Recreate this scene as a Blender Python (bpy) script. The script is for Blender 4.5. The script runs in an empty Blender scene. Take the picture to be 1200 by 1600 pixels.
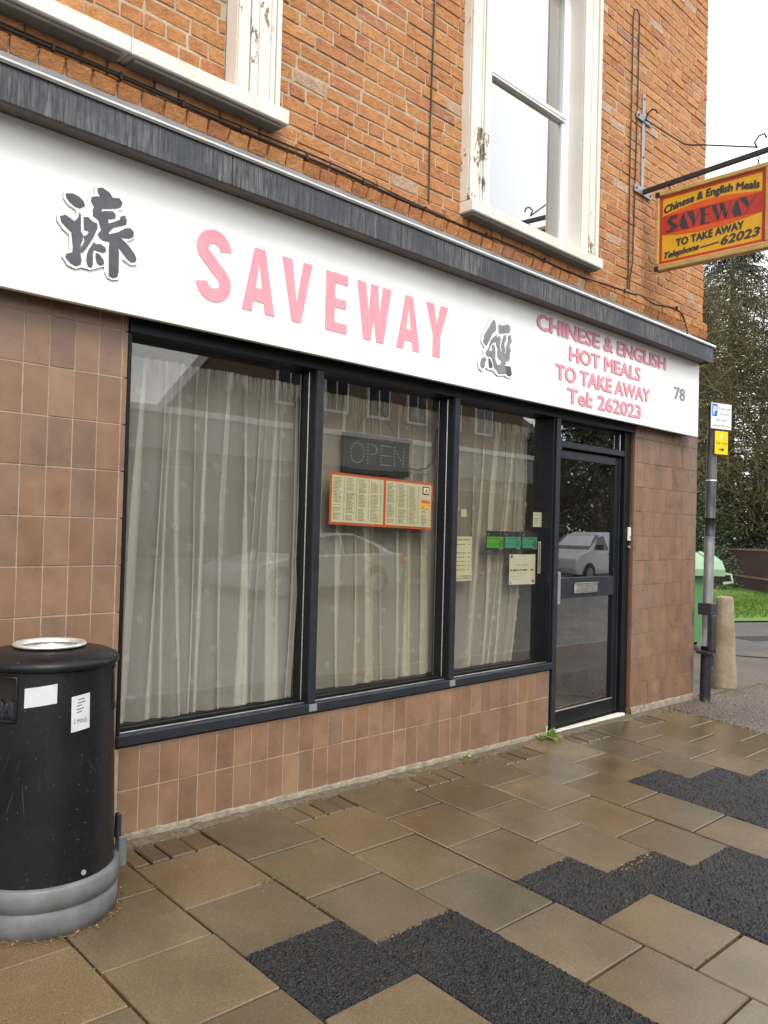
import bpy, math, random
import numpy as np
from mathutils import Vector, Matrix
R = math.radians
rng = random.Random(7)
sc = bpy.context.scene
col = sc.collection

# ------------------------------------------------------------------ camera
CAM = Vector((0.0, -3.3, 1.381))
F_PX = 1283.4
yaw, pitch, roll = 0.77949, 0.018942, 0.026099
fw = Vector((math.sin(yaw)*math.cos(pitch), math.cos(yaw)*math.cos(pitch), math.sin(pitch)))
rt0 = Vector((math.cos(yaw), -math.sin(yaw), 0)); up0 = rt0.cross(fw)
rt = rt0*math.cos(roll)+up0*math.sin(roll); up = -rt0*math.sin(roll)+up0*math.cos(roll)
cd = bpy.data.cameras.new('camera'); cam = bpy.data.objects.new('camera', cd); col.objects.link(cam)
cam.matrix_world = Matrix(((rt.x, up.x, -fw.x, CAM.x), (rt.y, up.y, -fw.y, CAM.y), (rt.z, up.z, -fw.z, CAM.z), (0, 0, 0, 1)))
cd.sensor_fit = 'VERTICAL'; cd.sensor_height = 24.0; cd.lens = 24.0*F_PX/1600.0
cd.clip_start = 0.05; cd.clip_end = 3000
sc.camera = cam

# ------------------------------------------------------------------ sky, sun, exposure
SUN_EL, SUN_AZ = R(48), R(205)       # azimuth the light comes from, clockwise from +Y
w = bpy.data.worlds.new('World'); sc.world = w; w.use_nodes = True
nt = w.node_tree; nt.nodes.clear()
sky = nt.nodes.new('ShaderNodeTexSky'); sky.sky_type = 'NISHITA'; sky.sun_disc = False
sky.sun_elevation = SUN_EL; sky.sun_rotation = SUN_AZ
sky.air_density = 1.0; sky.dust_density = 4.0; sky.ozone_density = 1.0
hs = nt.nodes.new('ShaderNodeHueSaturation'); hs.inputs['Saturation'].default_value = 0.12
mx = nt.nodes.new('ShaderNodeMix'); mx.data_type = 'RGBA'; mx.inputs[0].default_value = 0.75
mx.inputs[7].default_value = (10.6, 10.7, 10.9, 1)          # the even white of a full cloud cover
bg = nt.nodes.new('ShaderNodeBackground'); bg.inputs[1].default_value = 0.1
ow = nt.nodes.new('ShaderNodeOutputWorld')
nt.links.new(sky.outputs[0], hs.inputs['Color']); nt.links.new(hs.outputs[0], mx.inputs[6])
nt.links.new(mx.outputs[2], bg.inputs[0]); nt.links.new(bg.outputs[0], ow.inputs[0])
sl = bpy.data.lights.new('sun', 'SUN'); sl.energy = 1.1; sl.angle = R(24); sl.color = (1.0, 0.95, 0.88)
so = bpy.data.objects.new('sun', sl); col.objects.link(so)
sdir = Vector((math.sin(SUN_AZ)*math.cos(SUN_EL), math.cos(SUN_AZ)*math.cos(SUN_EL), math.sin(SUN_EL)))
so.rotation_euler = (-sdir).to_track_quat('-Z', 'Y').to_euler(); so.location = (0, -20, 30)
vs = sc.view_settings; vs.view_transform = 'Standard'; vs.look = 'None'; vs.gamma = 1.0; vs.use_curve_mapping = False
vs.exposure = 1.10
sc.cycles.use_denoising = True
sc.cycles.max_bounces = 8; sc.cycles.transparent_max_bounces = 32; sc.cycles.caustics_reflective = False; sc.cycles.caustics_refractive = False
sc.cycles.sample_clamp_indirect = 6

# ------------------------------------------------------------------ materials
MATS = {}
def new_mat(name):
    m = bpy.data.materials.new(name); m.use_nodes = True
    n = m.node_tree; b = n.nodes['Principled BSDF']
    MATS[name] = m
    return m, n, b
def noise(n, scale, detail=6, rough=0.6, vec=None, dist=0.0):
    t = n.nodes.new('ShaderNodeTexNoise'); t.inputs['Scale'].default_value = scale
    t.inputs['Detail'].default_value = detail; t.inputs['Roughness'].default_value = rough; t.inputs['Distortion'].default_value = dist
    if vec is not None: n.links.new(vec, t.inputs['Vector'])
    return t.outputs['Fac']
def pos(n, scale=(1, 1, 1)):
    g = n.nodes.new('ShaderNodeNewGeometry')
    if scale == (1, 1, 1): return g.outputs['Position']
    v = n.nodes.new('ShaderNodeVectorMath'); v.operation = 'MULTIPLY'; v.inputs[1].default_value = scale
    n.links.new(g.outputs['Position'], v.inputs[0]); return v.outputs[0]
def ramp(n, fac, a, b, ca=(0, 0, 0, 1), cb=(1, 1, 1, 1)):
    r = n.nodes.new('ShaderNodeValToRGB'); r.color_ramp.elements[0].position = a; r.color_ramp.elements[1].position = b
    r.color_ramp.elements[0].color = ca; r.color_ramp.elements[1].color = cb
    n.links.new(fac, r.inputs[0]); return r.outputs[0]
def mixc(n, fac, a, b, mode='MIX'):
    m = n.nodes.new('ShaderNodeMix'); m.data_type = 'RGBA'; m.blend_type = mode
    if isinstance(fac, (int, float)): m.inputs[0].default_value = fac
    else: n.links.new(fac, m.inputs[0])
    for i, v in ((6, a), (7, b)):
        if isinstance(v, (tuple, list)): m.inputs[i].default_value = (v[0], v[1], v[2], 1)
        else: n.links.new(v, m.inputs[i])
    return m.outputs[2]
def bump(n, b, h, strength=0.3, dist=0.01):
    k = n.nodes.new('ShaderNodeBump'); k.inputs['Strength'].default_value = strength; k.inputs['Distance'].default_value = dist
    n.links.new(h, k.inputs['Height']); n.links.new(k.outputs[0], b.inputs['Normal'])
def c4(c, k=1.0): return (c[0]*k, c[1]*k, c[2]*k, 1)
def mk(name, c, rough=0.6, metal=0.0, var=0.12, scale=6.0, bmp=0.0, bscale=60.0, spec=0.5, stretch=(1, 1, 1), attr=False, coat=0.0):
    m, n, b = new_mat(name)
    p = pos(n, stretch)
    f = noise(n, scale, 5, 0.6, p)
    cc = ramp(n, f, 0.3, 0.7, c4(c, 1-var), c4(c, 1+var))
    if attr:
        a = n.nodes.new('ShaderNodeAttribute'); a.attribute_name = 'col'
        cc = mixc(n, 1.0, cc, a.outputs['Color'], 'MULTIPLY')
    n.links.new(cc, b.inputs['Base Color'])
    b.inputs['Roughness'].default_value = rough; b.inputs['Metallic'].default_value = metal
    b.inputs['Specular IOR Level'].default_value = spec
    if coat: b.inputs['Coat Weight'].default_value = coat
    if bmp > 0: bump(n, b, noise(n, bscale, 4, 0.6, p), bmp, 0.01)
    return m

def mat_brick():
    m, n, b = new_mat('brick'); p = pos(n)
    a = n.nodes.new('ShaderNodeAttribute'); a.attribute_name = 'col'
    f1 = noise(n, 22, 6, 0.65, p); f2 = noise(n, 42, 6, 0.75, p); f3 = noise(n, 2.1, 4, 0.6, p)
    cc = mixc(n, 1.0, a.outputs['Color'], ramp(n, f1, 0.25, 0.75, (0.74, 0.69, 0.64, 1), (1.24, 1.24, 1.22, 1)), 'MULTIPLY')
    cc = mixc(n, ramp(n, f2, 0.60, 0.68, (0, 0, 0, 1), (0.8, 0.8, 0.8, 1)), cc, (0.11, 0.05, 0.028))                # burnt specks and pits
    cc = mixc(n, ramp(n, f3, 0.56, 0.75, (0, 0, 0, 1), (0.16, 0.16, 0.16, 1)), cc, (0.20, 0.11, 0.07))  # soot wash
    n.links.new(cc, b.inputs['Base Color']); b.inputs['Roughness'].default_value = 0.88
    mm = n.nodes.new('ShaderNodeMath'); mm.operation = 'ADD'; n.links.new(f1, mm.inputs[0]); n.links.new(f2, mm.inputs[1])
    bump(n, b, mm.outputs[0], 1.0, 0.016)
mat_brick()
mk('mortar', (0.42, 0.345, 0.25), 0.95, var=0.25, scale=14, bmp=0.6, bscale=150)
def mat_tile(name, hue):
    m, n, b = new_mat(name); p = pos(n)
    a = n.nodes.new('ShaderNodeAttribute'); a.attribute_name = 'col'
    f1 = noise(n, 7, 5, 0.6, p); f2 = noise(n, 260, 2, 0.5, p)
    cc = mixc(n, 1.0, a.outputs['Color'], ramp(n, f1, 0.3, 0.7, c4((0.84, 0.83, 0.85)), c4((1.20, 1.17, 1.12))), 'MULTIPLY')
    n.links.new(cc, b.inputs['Base Color']); b.inputs['Roughness'].default_value = 0.42
    n.links.new(ramp(n, f1, 0.3, 0.7, (0.22, 0.22, 0.22, 1), (0.46, 0.46, 0.46, 1)), b.inputs['Roughness'])
    bump(n, b, f1, 0.10, 0.01)
mat_tile('tile', 0)
mk('grout', (0.33, 0.255, 0.19), 0.9, var=0.2, scale=20, bmp=0.3, bscale=120)
mk('grout_dark', (0.16, 0.095, 0.06), 0.9, var=0.2, scale=20)
mk('white_board', (0.84, 0.85, 0.84), 0.35, var=0.045, scale=5, stretch=(1, 1, 0.15))
mk('pink_letter', (0.80, 0.29, 0.34), 0.45, var=0.10, scale=14, stretch=(3, 1, 0.5))
mk('pink_small', (0.70, 0.27, 0.33), 0.45, var=0.05)
mk('letter_edge', (0.36, 0.19, 0.21), 0.6, var=0.05)
mk('glyph_black', (0.075, 0.078, 0.088), 0.45, var=0.35, scale=10)
mk('glyph_grey', (0.20, 0.205, 0.21), 0.45, var=0.2, scale=10)
mk('grey_number', (0.22, 0.23, 0.24), 0.5, var=0.05)
def mat_strip():
    m, n, b = new_mat('slate_strip'); p = pos(n, (1, 1, 0.07))
    f1 = noise(n, 90, 5, 0.7, p); f2 = noise(n, 3.0, 4, 0.6, pos(n)); f3 = noise(n, 30, 4, 0.7, p)
    cc = ramp(n, f1, 0.40, 0.66, (0.014, 0.015, 0.019, 1), (0.15, 0.15, 0.155, 1))
    cc = mixc(n, ramp(n, f2, 0.42, 0.62, (0, 0, 0, 1), (0.8, 0.8, 0.8, 1)), cc, (0.028, 0.031, 0.040))
    cc = mixc(n, ramp(n, f3, 0.62, 0.74, (0, 0, 0, 1), (0.5, 0.5, 0.5, 1)), cc, (0.26, 0.26, 0.255))
    n.links.new(cc, b.inputs['Base Color']); b.inputs['Roughness'].default_value = 0.6
    bump(n, b, f1, 0.25, 0.006)
mat_strip()
mk('soffit', (0.16, 0.145, 0.125), 0.8, var=0.2, scale=4)
mk('lead', (0.20, 0.20, 0.205), 0.55, 0.2, var=0.2, scale=9, bmp=0.15)
mk('aluminium', (0.62, 0.61, 0.58), 0.32, 0.9, var=0.25, scale=12, stretch=(1, 1, 6))
mk('black_frame', (0.007, 0.008, 0.010), 0.38, var=0.2, scale=10, bmp=0.05, bscale=40, spec=0.25)
mk('black_gap', (0.006, 0.006, 0.007), 0.6)
mk('grey_frame', (0.019, 0.021, 0.027), 0.4, var=0.25, scale=10, spec=0.3)
mk('white_upvc', (0.76, 0.77, 0.78), 0.3, var=0.03)
def mat_paint():
    m, n, b = new_mat('old_white_paint'); p = pos(n)
    f1 = noise(n, 5.5, 7, 0.72, pos(n, (1, 1, 0.45))); f2 = noise(n, 60, 5, 0.7, p); f3 = noise(n, 2.2, 3, 0.5, p)
    cc = ramp(n, f3, 0.3, 0.7, (0.66, 0.62, 0.54, 1), (0.74, 0.71, 0.64, 1))
    cc = mixc(n, ramp(n, f2, 0.64, 0.68, (0, 0, 0, 1), (0.6, 0.6, 0.6, 1)), cc, (0.30, 0.25, 0.18))
    sz = n.nodes.new('ShaderNodeSeparateXYZ'); n.links.new(p, sz.inputs[0])
    mr = n.nodes.new('ShaderNodeMapRange'); mr.inputs[1].default_value = 3.40; mr.inputs[2].default_value = 4.1; mr.inputs[3].default_value = 0.070; mr.inputs[4].default_value = 0.0; n.links.new(sz.outputs['Z'], mr.inputs[0])
    aa = n.nodes.new('ShaderNodeMath'); aa.operation = 'ADD'; n.links.new(f1, aa.inputs[0]); n.links.new(mr.outputs[0], aa.inputs[1])
    cc = mixc(n, ramp(n, aa.outputs[0], 0.655, 0.668), cc, ramp(n, f2, 0.3, 0.7, (0.07, 0.04, 0.025, 1), (0.30, 0.22, 0.15, 1)))
    n.links.new(cc, b.inputs['Base Color']); b.inputs['Roughness'].default_value = 0.55
    bump(n, b, f1, 0.12, 0.01)
mat_paint()
def mat_sill():
    m, n, b = new_mat('sill_paint'); p = pos(n)
    f1 = noise(n, 7, 7, 0.7, p); f2 = noise(n, 40, 5, 0.7, p)
    cc = ramp(n, f1, 0.3, 0.7, (0.60, 0.57, 0.50, 1), (0.76, 0.73, 0.67, 1))
    cc = mixc(n, ramp(n, f2, 0.62, 0.68, (0, 0, 0, 1), (0.7, 0.7, 0.7, 1)), cc, (0.20, 0.18, 0.13))
    n.links.new(cc, b.inputs['Base Color']); b.inputs['Roughness'].default_value = 0.7; bump(n, b, f2, 0.25, 0.006)
mat_sill()
def mat_glass(name, gain, film=0.02, fcol=(0.5, 0.5, 0.48)):
    m, n, b = new_mat(name); n.nodes.remove(b); out = n.nodes['Material Output']
    fr = n.nodes.new('ShaderNodeFresnel'); fr.inputs[0].default_value = 1.5
    g = n.nodes.new('ShaderNodeNewGeometry')
    inv = n.nodes.new('ShaderNodeMath'); inv.operation = 'SUBTRACT'; inv.inputs[0].default_value = 1.0; n.links.new(g.outputs['Backfacing'], inv.inputs[1])
    m1 = n.nodes.new('ShaderNodeMath'); m1.operation = 'MULTIPLY'; m1.inputs[1].default_value = gain; n.links.new(fr.outputs[0], m1.inputs[0])
    m2 = n.nodes.new('ShaderNodeMath'); m2.operation = 'MULTIPLY'; m2.use_clamp = True
    n.links.new(m1.outputs[0], m2.inputs[0]); n.links.new(inv.outputs[0], m2.inputs[1])
    tr = n.nodes.new('ShaderNodeBsdfTransparent'); tr.inputs[0].default_value = (0.97, 0.965, 0.94, 1)
    gl = n.nodes.new('ShaderNodeBsdfGlossy'); gl.inputs['Roughness'].default_value = 0.0
    df = n.nodes.new('ShaderNodeBsdfDiffuse'); df.inputs[0].default_value = c4(fcol)
    wv = n.nodes.new('ShaderNodeBump'); wv.inputs['Strength'].default_value = 0.012; wv.inputs['Distance'].default_value = 0.02
    n.links.new(noise(n, 1.6, 1, 0.4, pos(n)), wv.inputs['Height']); n.links.new(wv.outputs[0], gl.inputs['Normal'])
    a = n.nodes.new('ShaderNodeMixShader'); a.inputs[0].default_value = film
    n.links.new(ramp(n, noise(n, 12, 6, 0.7, pos(n)), 0.35, 0.8, c4((0, 0, 0)), c4((film*3, film*3, film*3))), a.inputs[0])
    n.links.new(tr.outputs[0], a.inputs[1]); n.links.new(df.outputs[0], a.inputs[2])
    s = n.nodes.new('ShaderNodeMixShader'); n.links.new(m2.outputs[0], s.inputs[0]); n.links.new(a.outputs[0], s.inputs[1]); n.links.new(gl.outputs[0], s.inputs[2])
    n.links.new(s.outputs[0], out.inputs[0])
mat_glass('shop_glass', 4.2, 0.006)
mat_glass('double_glass', 8.5, 0.004)
mk('dark_glass', (0.02, 0.024, 0.028), 0.03, var=0.1, spec=0.8)
def mat_net(name, c0, c1):
    m, n, b = new_mat(name); n.nodes.remove(b); out = n.nodes['Material Output']
    tr = n.nodes.new('ShaderNodeBsdfTransparent'); df = n.nodes.new('ShaderNodeBsdfDiffuse'); tl = n.nodes.new('ShaderNodeBsdfTranslucent')
    cc = ramp(n, noise(n, 3, 4, 0.6, pos(n)), 0.3, 0.7, c4(c0), c4(c1))
    n.links.new(cc, df.inputs[0]); n.links.new(cc, tl.inputs[0])
    ms = n.nodes.new('ShaderNodeMixShader'); ms.inputs[0].default_value = 0.22; n.links.new(df.outputs[0], ms.inputs[1]); n.links.new(tl.outputs[0], ms.inputs[2])
    a = n.nodes.new('ShaderNodeMixShader')
    n.links.new(ramp(n, noise(n, 700, 2, 0.5, pos(n)), 0.3, 0.7, c4((0.28, 0.28, 0.28)), c4((0.36, 0.36, 0.36))), a.inputs[0])
    n.links.new(tr.outputs[0], a.inputs[1]); n.links.new(ms.outputs[0], a.inputs[2]); n.links.new(a.outputs[0], out.inputs[0])
mat_net('net_reflect_white', (0.93, 0.905, 0.84), (0.98, 0.96, 0.90))  # whiter copy of the net: the left pane's sky reflection put into its colour
mat_net('net_warm', (0.90, 0.83, 0.68), (0.96, 0.90, 0.76))
mk('net_thread', (0.70, 0.67, 0.58), 0.9, var=0.05)
mk('blind', (0.82, 0.82, 0.80), 0.8, var=0.03)
def mat_slab():
    m, n, b = new_mat('wet_slab'); p = pos(n)
    a = n.nodes.new('ShaderNodeAttribute'); a.attribute_name = 'col'
    f1 = noise(n, 2.2, 5, 0.6, p); f2 = noise(n, 190, 3, 0.65, p); f3 = noise(n, 24, 5, 0.7, p)
    cc = mixc(n, 1.0, a.outputs['Color'], ramp(n, f1, 0.28, 0.72, (0.80, 0.78, 0.74, 1), (1.2, 1.2, 1.22, 1)), 'MULTIPLY')
    cc = mixc(n, 1.0, cc, ramp(n, f2, 0.30, 0.72, (0.62, 0.62, 0.60, 1), (1.45, 1.42, 1.36, 1)), 'MULTIPLY')
    cc = mixc(n, ramp(n, f3, 0.60, 0.80, (0, 0, 0, 1), (0.35, 0.35, 0.35, 1)), cc, (0.075, 0.07, 0.03))
    n.links.new(cc, b.inputs['Base Color'])
    f4 = noise(n, 0.9, 4, 0.6, p)
    cc2 = mixc(n, ramp(n, f4, 0.50, 0.66, (0, 0, 0, 1), (0.55, 0.55, 0.55, 1)), cc, mixc(n, 1.0, cc, (0.55, 0.55, 0.55), 'MULTIPLY')); n.links.new(cc2, b.inputs['Base Color'])
    n.links.new(ramp(n, f4, 0.34, 0.56, (0.36, 0.36, 0.36, 1), (0.11, 0.11, 0.11, 1)), b.inputs['Roughness'])
    b.inputs['Specular IOR Level'].default_value = 0.5
    bump(n, b, f2, 0.24, 0.004)
mat_slab()
mk('dirt', (0.115, 0.092, 0.060), 0.95, var=0.45, scale=40, bmp=0.9, bscale=120)
mk('joint_dirt', (0.035, 0.028, 0.017), 0.95, var=0.4, scale=30, bmp=0.6, bscale=160)
def mat_tarmac(name, c, sc_=150, rg=0.42, lift=1.9):
    m, n, b = new_mat(name); p = pos(n)
    v = n.nodes.new('ShaderNodeTexVoronoi'); v.inputs['Scale'].default_value = sc_; n.links.new(p, v.inputs['Vector'])
    f1 = noise(n, 1.3, 5, 0.6, p); f2 = noise(n, sc_*0.8, 3, 0.6, p)
    cc = mixc(n, 1.0, ramp(n, f2, 0.3, 0.75, c4(c, 0.5), c4(c, lift)), ramp(n, f1, 0.3, 0.7, c4((0.75, 0.75, 0.75)), c4((1.25, 1.25, 1.25))), 'MULTIPLY')
    n.links.new(cc, b.inputs['Base Color']); b.inputs['Roughness'].default_value = rg; b.inputs['Specular IOR Level'].default_value = 0.38 if name == 'tarmac_patch' else 0.5
    ad = n.nodes.new('ShaderNodeMath'); ad.operation = 'SUBTRACT'; n.links.new(f2, ad.inputs[0]); n.links.new(v.outputs['Distance'], ad.inputs[1])
    bump(n, b, ad.outputs[0], 0.9, 0.01)
mat_tarmac('tarmac_patch', (0.0135, 0.0132, 0.0135), 130, 0.36)
mat_tarmac('tarmac_gravel', (0.074, 0.056, 0.044), 95, 0.6, 2.6)
mat_tarmac('tarmac_smooth', (0.075, 0.068, 0.064), 60, 0.45, 1.5)
mat_tarmac('road_tarmac', (0.20, 0.195, 0.185), 60, 0.25, 1.35)
mk('concrete', (0.27, 0.23, 0.165), 0.9, var=0.35, scale=9, bmp=0.6, bscale=120)
mk('concrete_base', (0.25, 0.215, 0.16), 0.95, var=0.35, scale=16, bmp=0.9, bscale=90)
mk('kerb_stone', (0.17, 0.165, 0.155), 0.85, var=0.2, scale=10, bmp=0.3)
mk('grit', (0.20, 0.15, 0.09), 0.9, attr=True, var=0.2)
def mat_bollard():
    m, n, b = new_mat('bollard_concrete'); p = pos(n)
    f1 = noise(n, 6, 5, 0.65, p); f2 = noise(n, 70, 4, 0.7, p)
    g = n.nodes.new('ShaderNodeSeparateXYZ'); n.links.new(p, g.inputs[0])
    cc = ramp(n, f1, 0.3, 0.7, (0.20, 0.155, 0.10, 1), (0.36, 0.30, 0.21, 1))
    cc = mixc(n, ramp(n, f2, 0.5, 0.7, (0, 0, 0, 1), (0.6, 0.6, 0.6, 1)), cc, (0.12, 0.11, 0.055))
    n.links.new(cc, b.inputs['Base Color']); b.inputs['Roughness'].default_value = 0.9; bump(n, b, f2, 0.6, 0.01)
mat_bollard()
def mat_bin():
    m, n, b = new_mat('bin_black'); p = pos(n)
    f1 = noise(n, 14, 7, 0.75, pos(n, (2.2, 2.2, 0.55)), 1.5); f2 = noise(n, 3, 4, 0.6, p); f3 = noise(n, 130, 2, 0.5, p)
    cc = ramp(n, f2, 0.3, 0.7, (0.004, 0.0043, 0.005, 1), (0.011, 0.0112, 0.013, 1))
    cc = mixc(n, ramp(n, f1, 0.60, 0.74, (0, 0, 0, 1), (0.6, 0.6, 0.6, 1)), cc, (0.06, 0.06, 0.064))
    cc = mixc(n, ramp(n, f3, 0.72, 0.75, (0, 0, 0, 1), (0.8, 0.8, 0.8, 1)), cc, (0.16, 0.16, 0.15))
    n.links.new(cc, b.inputs['Base Color']); n.links.new(ramp(n, f1, 0.3, 0.75, (0.26, 0.26, 0.26, 1), (0.5, 0.5, 0.5, 1)), b.inputs['Roughness'])
    bump(n, b, f2, 0.1, 0.02); b.inputs['Specular IOR Level'].default_value = 0.28
mat_bin()
mk('bin_grey', (0.115, 0.118, 0.122), 0.5, var=0.3, scale=9, bmp=0.1, bscale=30)
mk('bin_inside', (0.01, 0.01, 0.011), 0.35)
mk('scratch', (0.055, 0.055, 0.058), 0.6)
mk('bag', (0.012, 0.013, 0.018), 0.3, var=0.6, scale=40, bmp=0.8, bscale=30, stretch=(2, 2, 0.5))
mk('steel', (0.66, 0.65, 0.62), 0.38, 0.65, var=0.2, scale=25, bmp=0.1)
mk('sticker_white', (0.50, 0.51, 0.53), 0.5, var=0.06, scale=20)
mk('ink', (0.03, 0.03, 0.032), 0.6)
mk('ink_soft', (0.12, 0.11, 0.09), 0.7)
mk('galvanised', (0.30, 0.31, 0.32), 0.45, 0.5, var=0.25, scale=12, bmp=0.1, stretch=(1, 1, 0.4))
mk('post_paint', (0.075, 0.078, 0.082), 0.5, 0.2, var=0.75, scale=9, stretch=(1, 1, 0.35))
mk('black_paint', (0.02, 0.021, 0.025), 0.5, var=0.4, scale=18)
mk('sign_white', (0.80, 0.81, 0.82), 0.4, var=0.03)
mk('sign_blue', (0.02, 0.16, 0.55), 0.4, var=0.03)
mk('sign_yellow', (0.80, 0.56, 0.01), 0.4, var=0.04)
mk('board_wood', (0.42, 0.27, 0.085), 0.6, var=0.25, scale=10, stretch=(1, 1, 6), bmp=0.1)
mk('board_yellow', (0.62, 0.33, 0.012), 0.5, var=0.10, scale=8)
mk('board_red', (0.42, 0.030, 0.018), 0.5, var=0.10, scale=8)
mk('board_orange', (0.60, 0.085, 0.010), 0.5, var=0.08, scale=8)
mk('iron', (0.035, 0.033, 0.035), 0.5, 0.4, var=0.4, scale=30)
mk('bracket_grey', (0.28, 0.28, 0.295), 0.45, 0.4, var=0.15, scale=20)
mk('cable', (0.02, 0.018, 0.016), 0.6, var=0.3)
mk('cable_grey', (0.30, 0.27, 0.23), 0.7, var=0.2)
mk('paper_cream', (0.70, 0.66, 0.42), 0.7, var=0.04)
mk('paper_white', (0.74, 0.71, 0.55), 0.7, var=0.05)
mk('menu_orange', (0.60, 0.12, 0.025), 0.5, var=0.06)
mk('food_yellow', (0.65, 0.33, 0.03), 0.6, var=0.5, scale=60)
mk('sticker_green', (0.10, 0.42, 0.02), 0.45, var=0.05)
mk('sticker_teal', (0.06, 0.34, 0.20), 0.45, var=0.05)
mk('sticker_black', (0.012, 0.014, 0.016), 0.5)
mk('led_box', (0.016, 0.017, 0.018), 0.5, var=0.1)
mk('led_dot', (0.45, 0.43, 0.38), 0.5)
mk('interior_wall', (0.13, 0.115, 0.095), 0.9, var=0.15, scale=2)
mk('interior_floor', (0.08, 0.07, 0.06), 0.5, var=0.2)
mk('letterbox', (0.68, 0.66, 0.62), 0.18, 0.95, var=0.2, scale=30)
mk('ivory', (0.66, 0.62, 0.52), 0.5, var=0.05)
mk('threshold', (0.66, 0.64, 0.58), 0.5, var=0.15, scale=12)
mk('weed_leaf', (0.20, 0.31, 0.04), 0.55, var=0.35, scale=60)
mk('moss', (0.085, 0.11, 0.02), 0.95, var=0.4, scale=40)
mk('gum', (0.19, 0.16, 0.115), 0.8, var=0.2)
mk('bark', (0.075, 0.06, 0.042), 0.9, var=0.35, scale=18, bmp=0.6, bscale=60, stretch=(1, 1, 0.3))
mk('twig_olive', (0.088, 0.072, 0.034), 0.85, attr=True, var=0.25, scale=3)
mk('leaf_dark', (0.030, 0.048, 0.020), 0.5, attr=True, var=0.35, scale=2.5)
mk('leaf_conifer', (0.022, 0.036, 0.020), 0.65, attr=True, var=0.35, scale=2.5)
mk('grass', (0.075, 0.145, 0.014), 0.8, var=0.3, scale=1.2)
mk('grass_blade', (0.085, 0.16, 0.016), 0.7, attr=True, var=0.3, scale=2)
mk('earth', (0.06, 0.05, 0.035), 0.95, var=0.3, scale=0.8)
mk('fence_wood', (0.036, 0.014, 0.009), 0.85, var=0.3, scale=6, stretch=(4, 4, 0.4))
mk('fence_rail', (0.16, 0.10, 0.06), 0.85, var=0.3)
mk('wheelie_lid', (0.22, 0.36, 0.22), 0.5, var=0.08)
mk('wheelie_green', (0.10, 0.27, 0.11), 0.5, var=0.10)
mk('lime', (0.55, 0.62, 0.10), 0.5)
mk('rubber', (0.018, 0.018, 0.018), 0.8)
mk('car_silver', (0.50, 0.51, 0.52), 0.25, 0.35, var=0.03, coat=0.6)
mk('van_white', (0.60, 0.62, 0.63), 0.3, var=0.02, coat=0.5)
mk('lamp_red', (0.45, 0.02, 0.02), 0.2)
mk('lamp_clear', (0.55, 0.56, 0.58), 0.1)
mk('far_brick', (0.15, 0.092, 0.062), 0.9, var=0.25, scale=9, bmp=0.3, bscale=40)
mk('far_fascia', (0.20, 0.205, 0.20), 0.6, var=0.12, scale=1.5)
mk('far_panel', (0.16, 0.15, 0.14), 0.6, var=0.15, scale=1.5)
mk('far_white', (0.66, 0.66, 0.65), 0.5, var=0.04)
mk('roof_tile', (0.11, 0.075, 0.06), 0.85, var=0.25, scale=14)
mk('render_cream', (0.50, 0.46, 0.38), 0.85, var=0.1)

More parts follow.
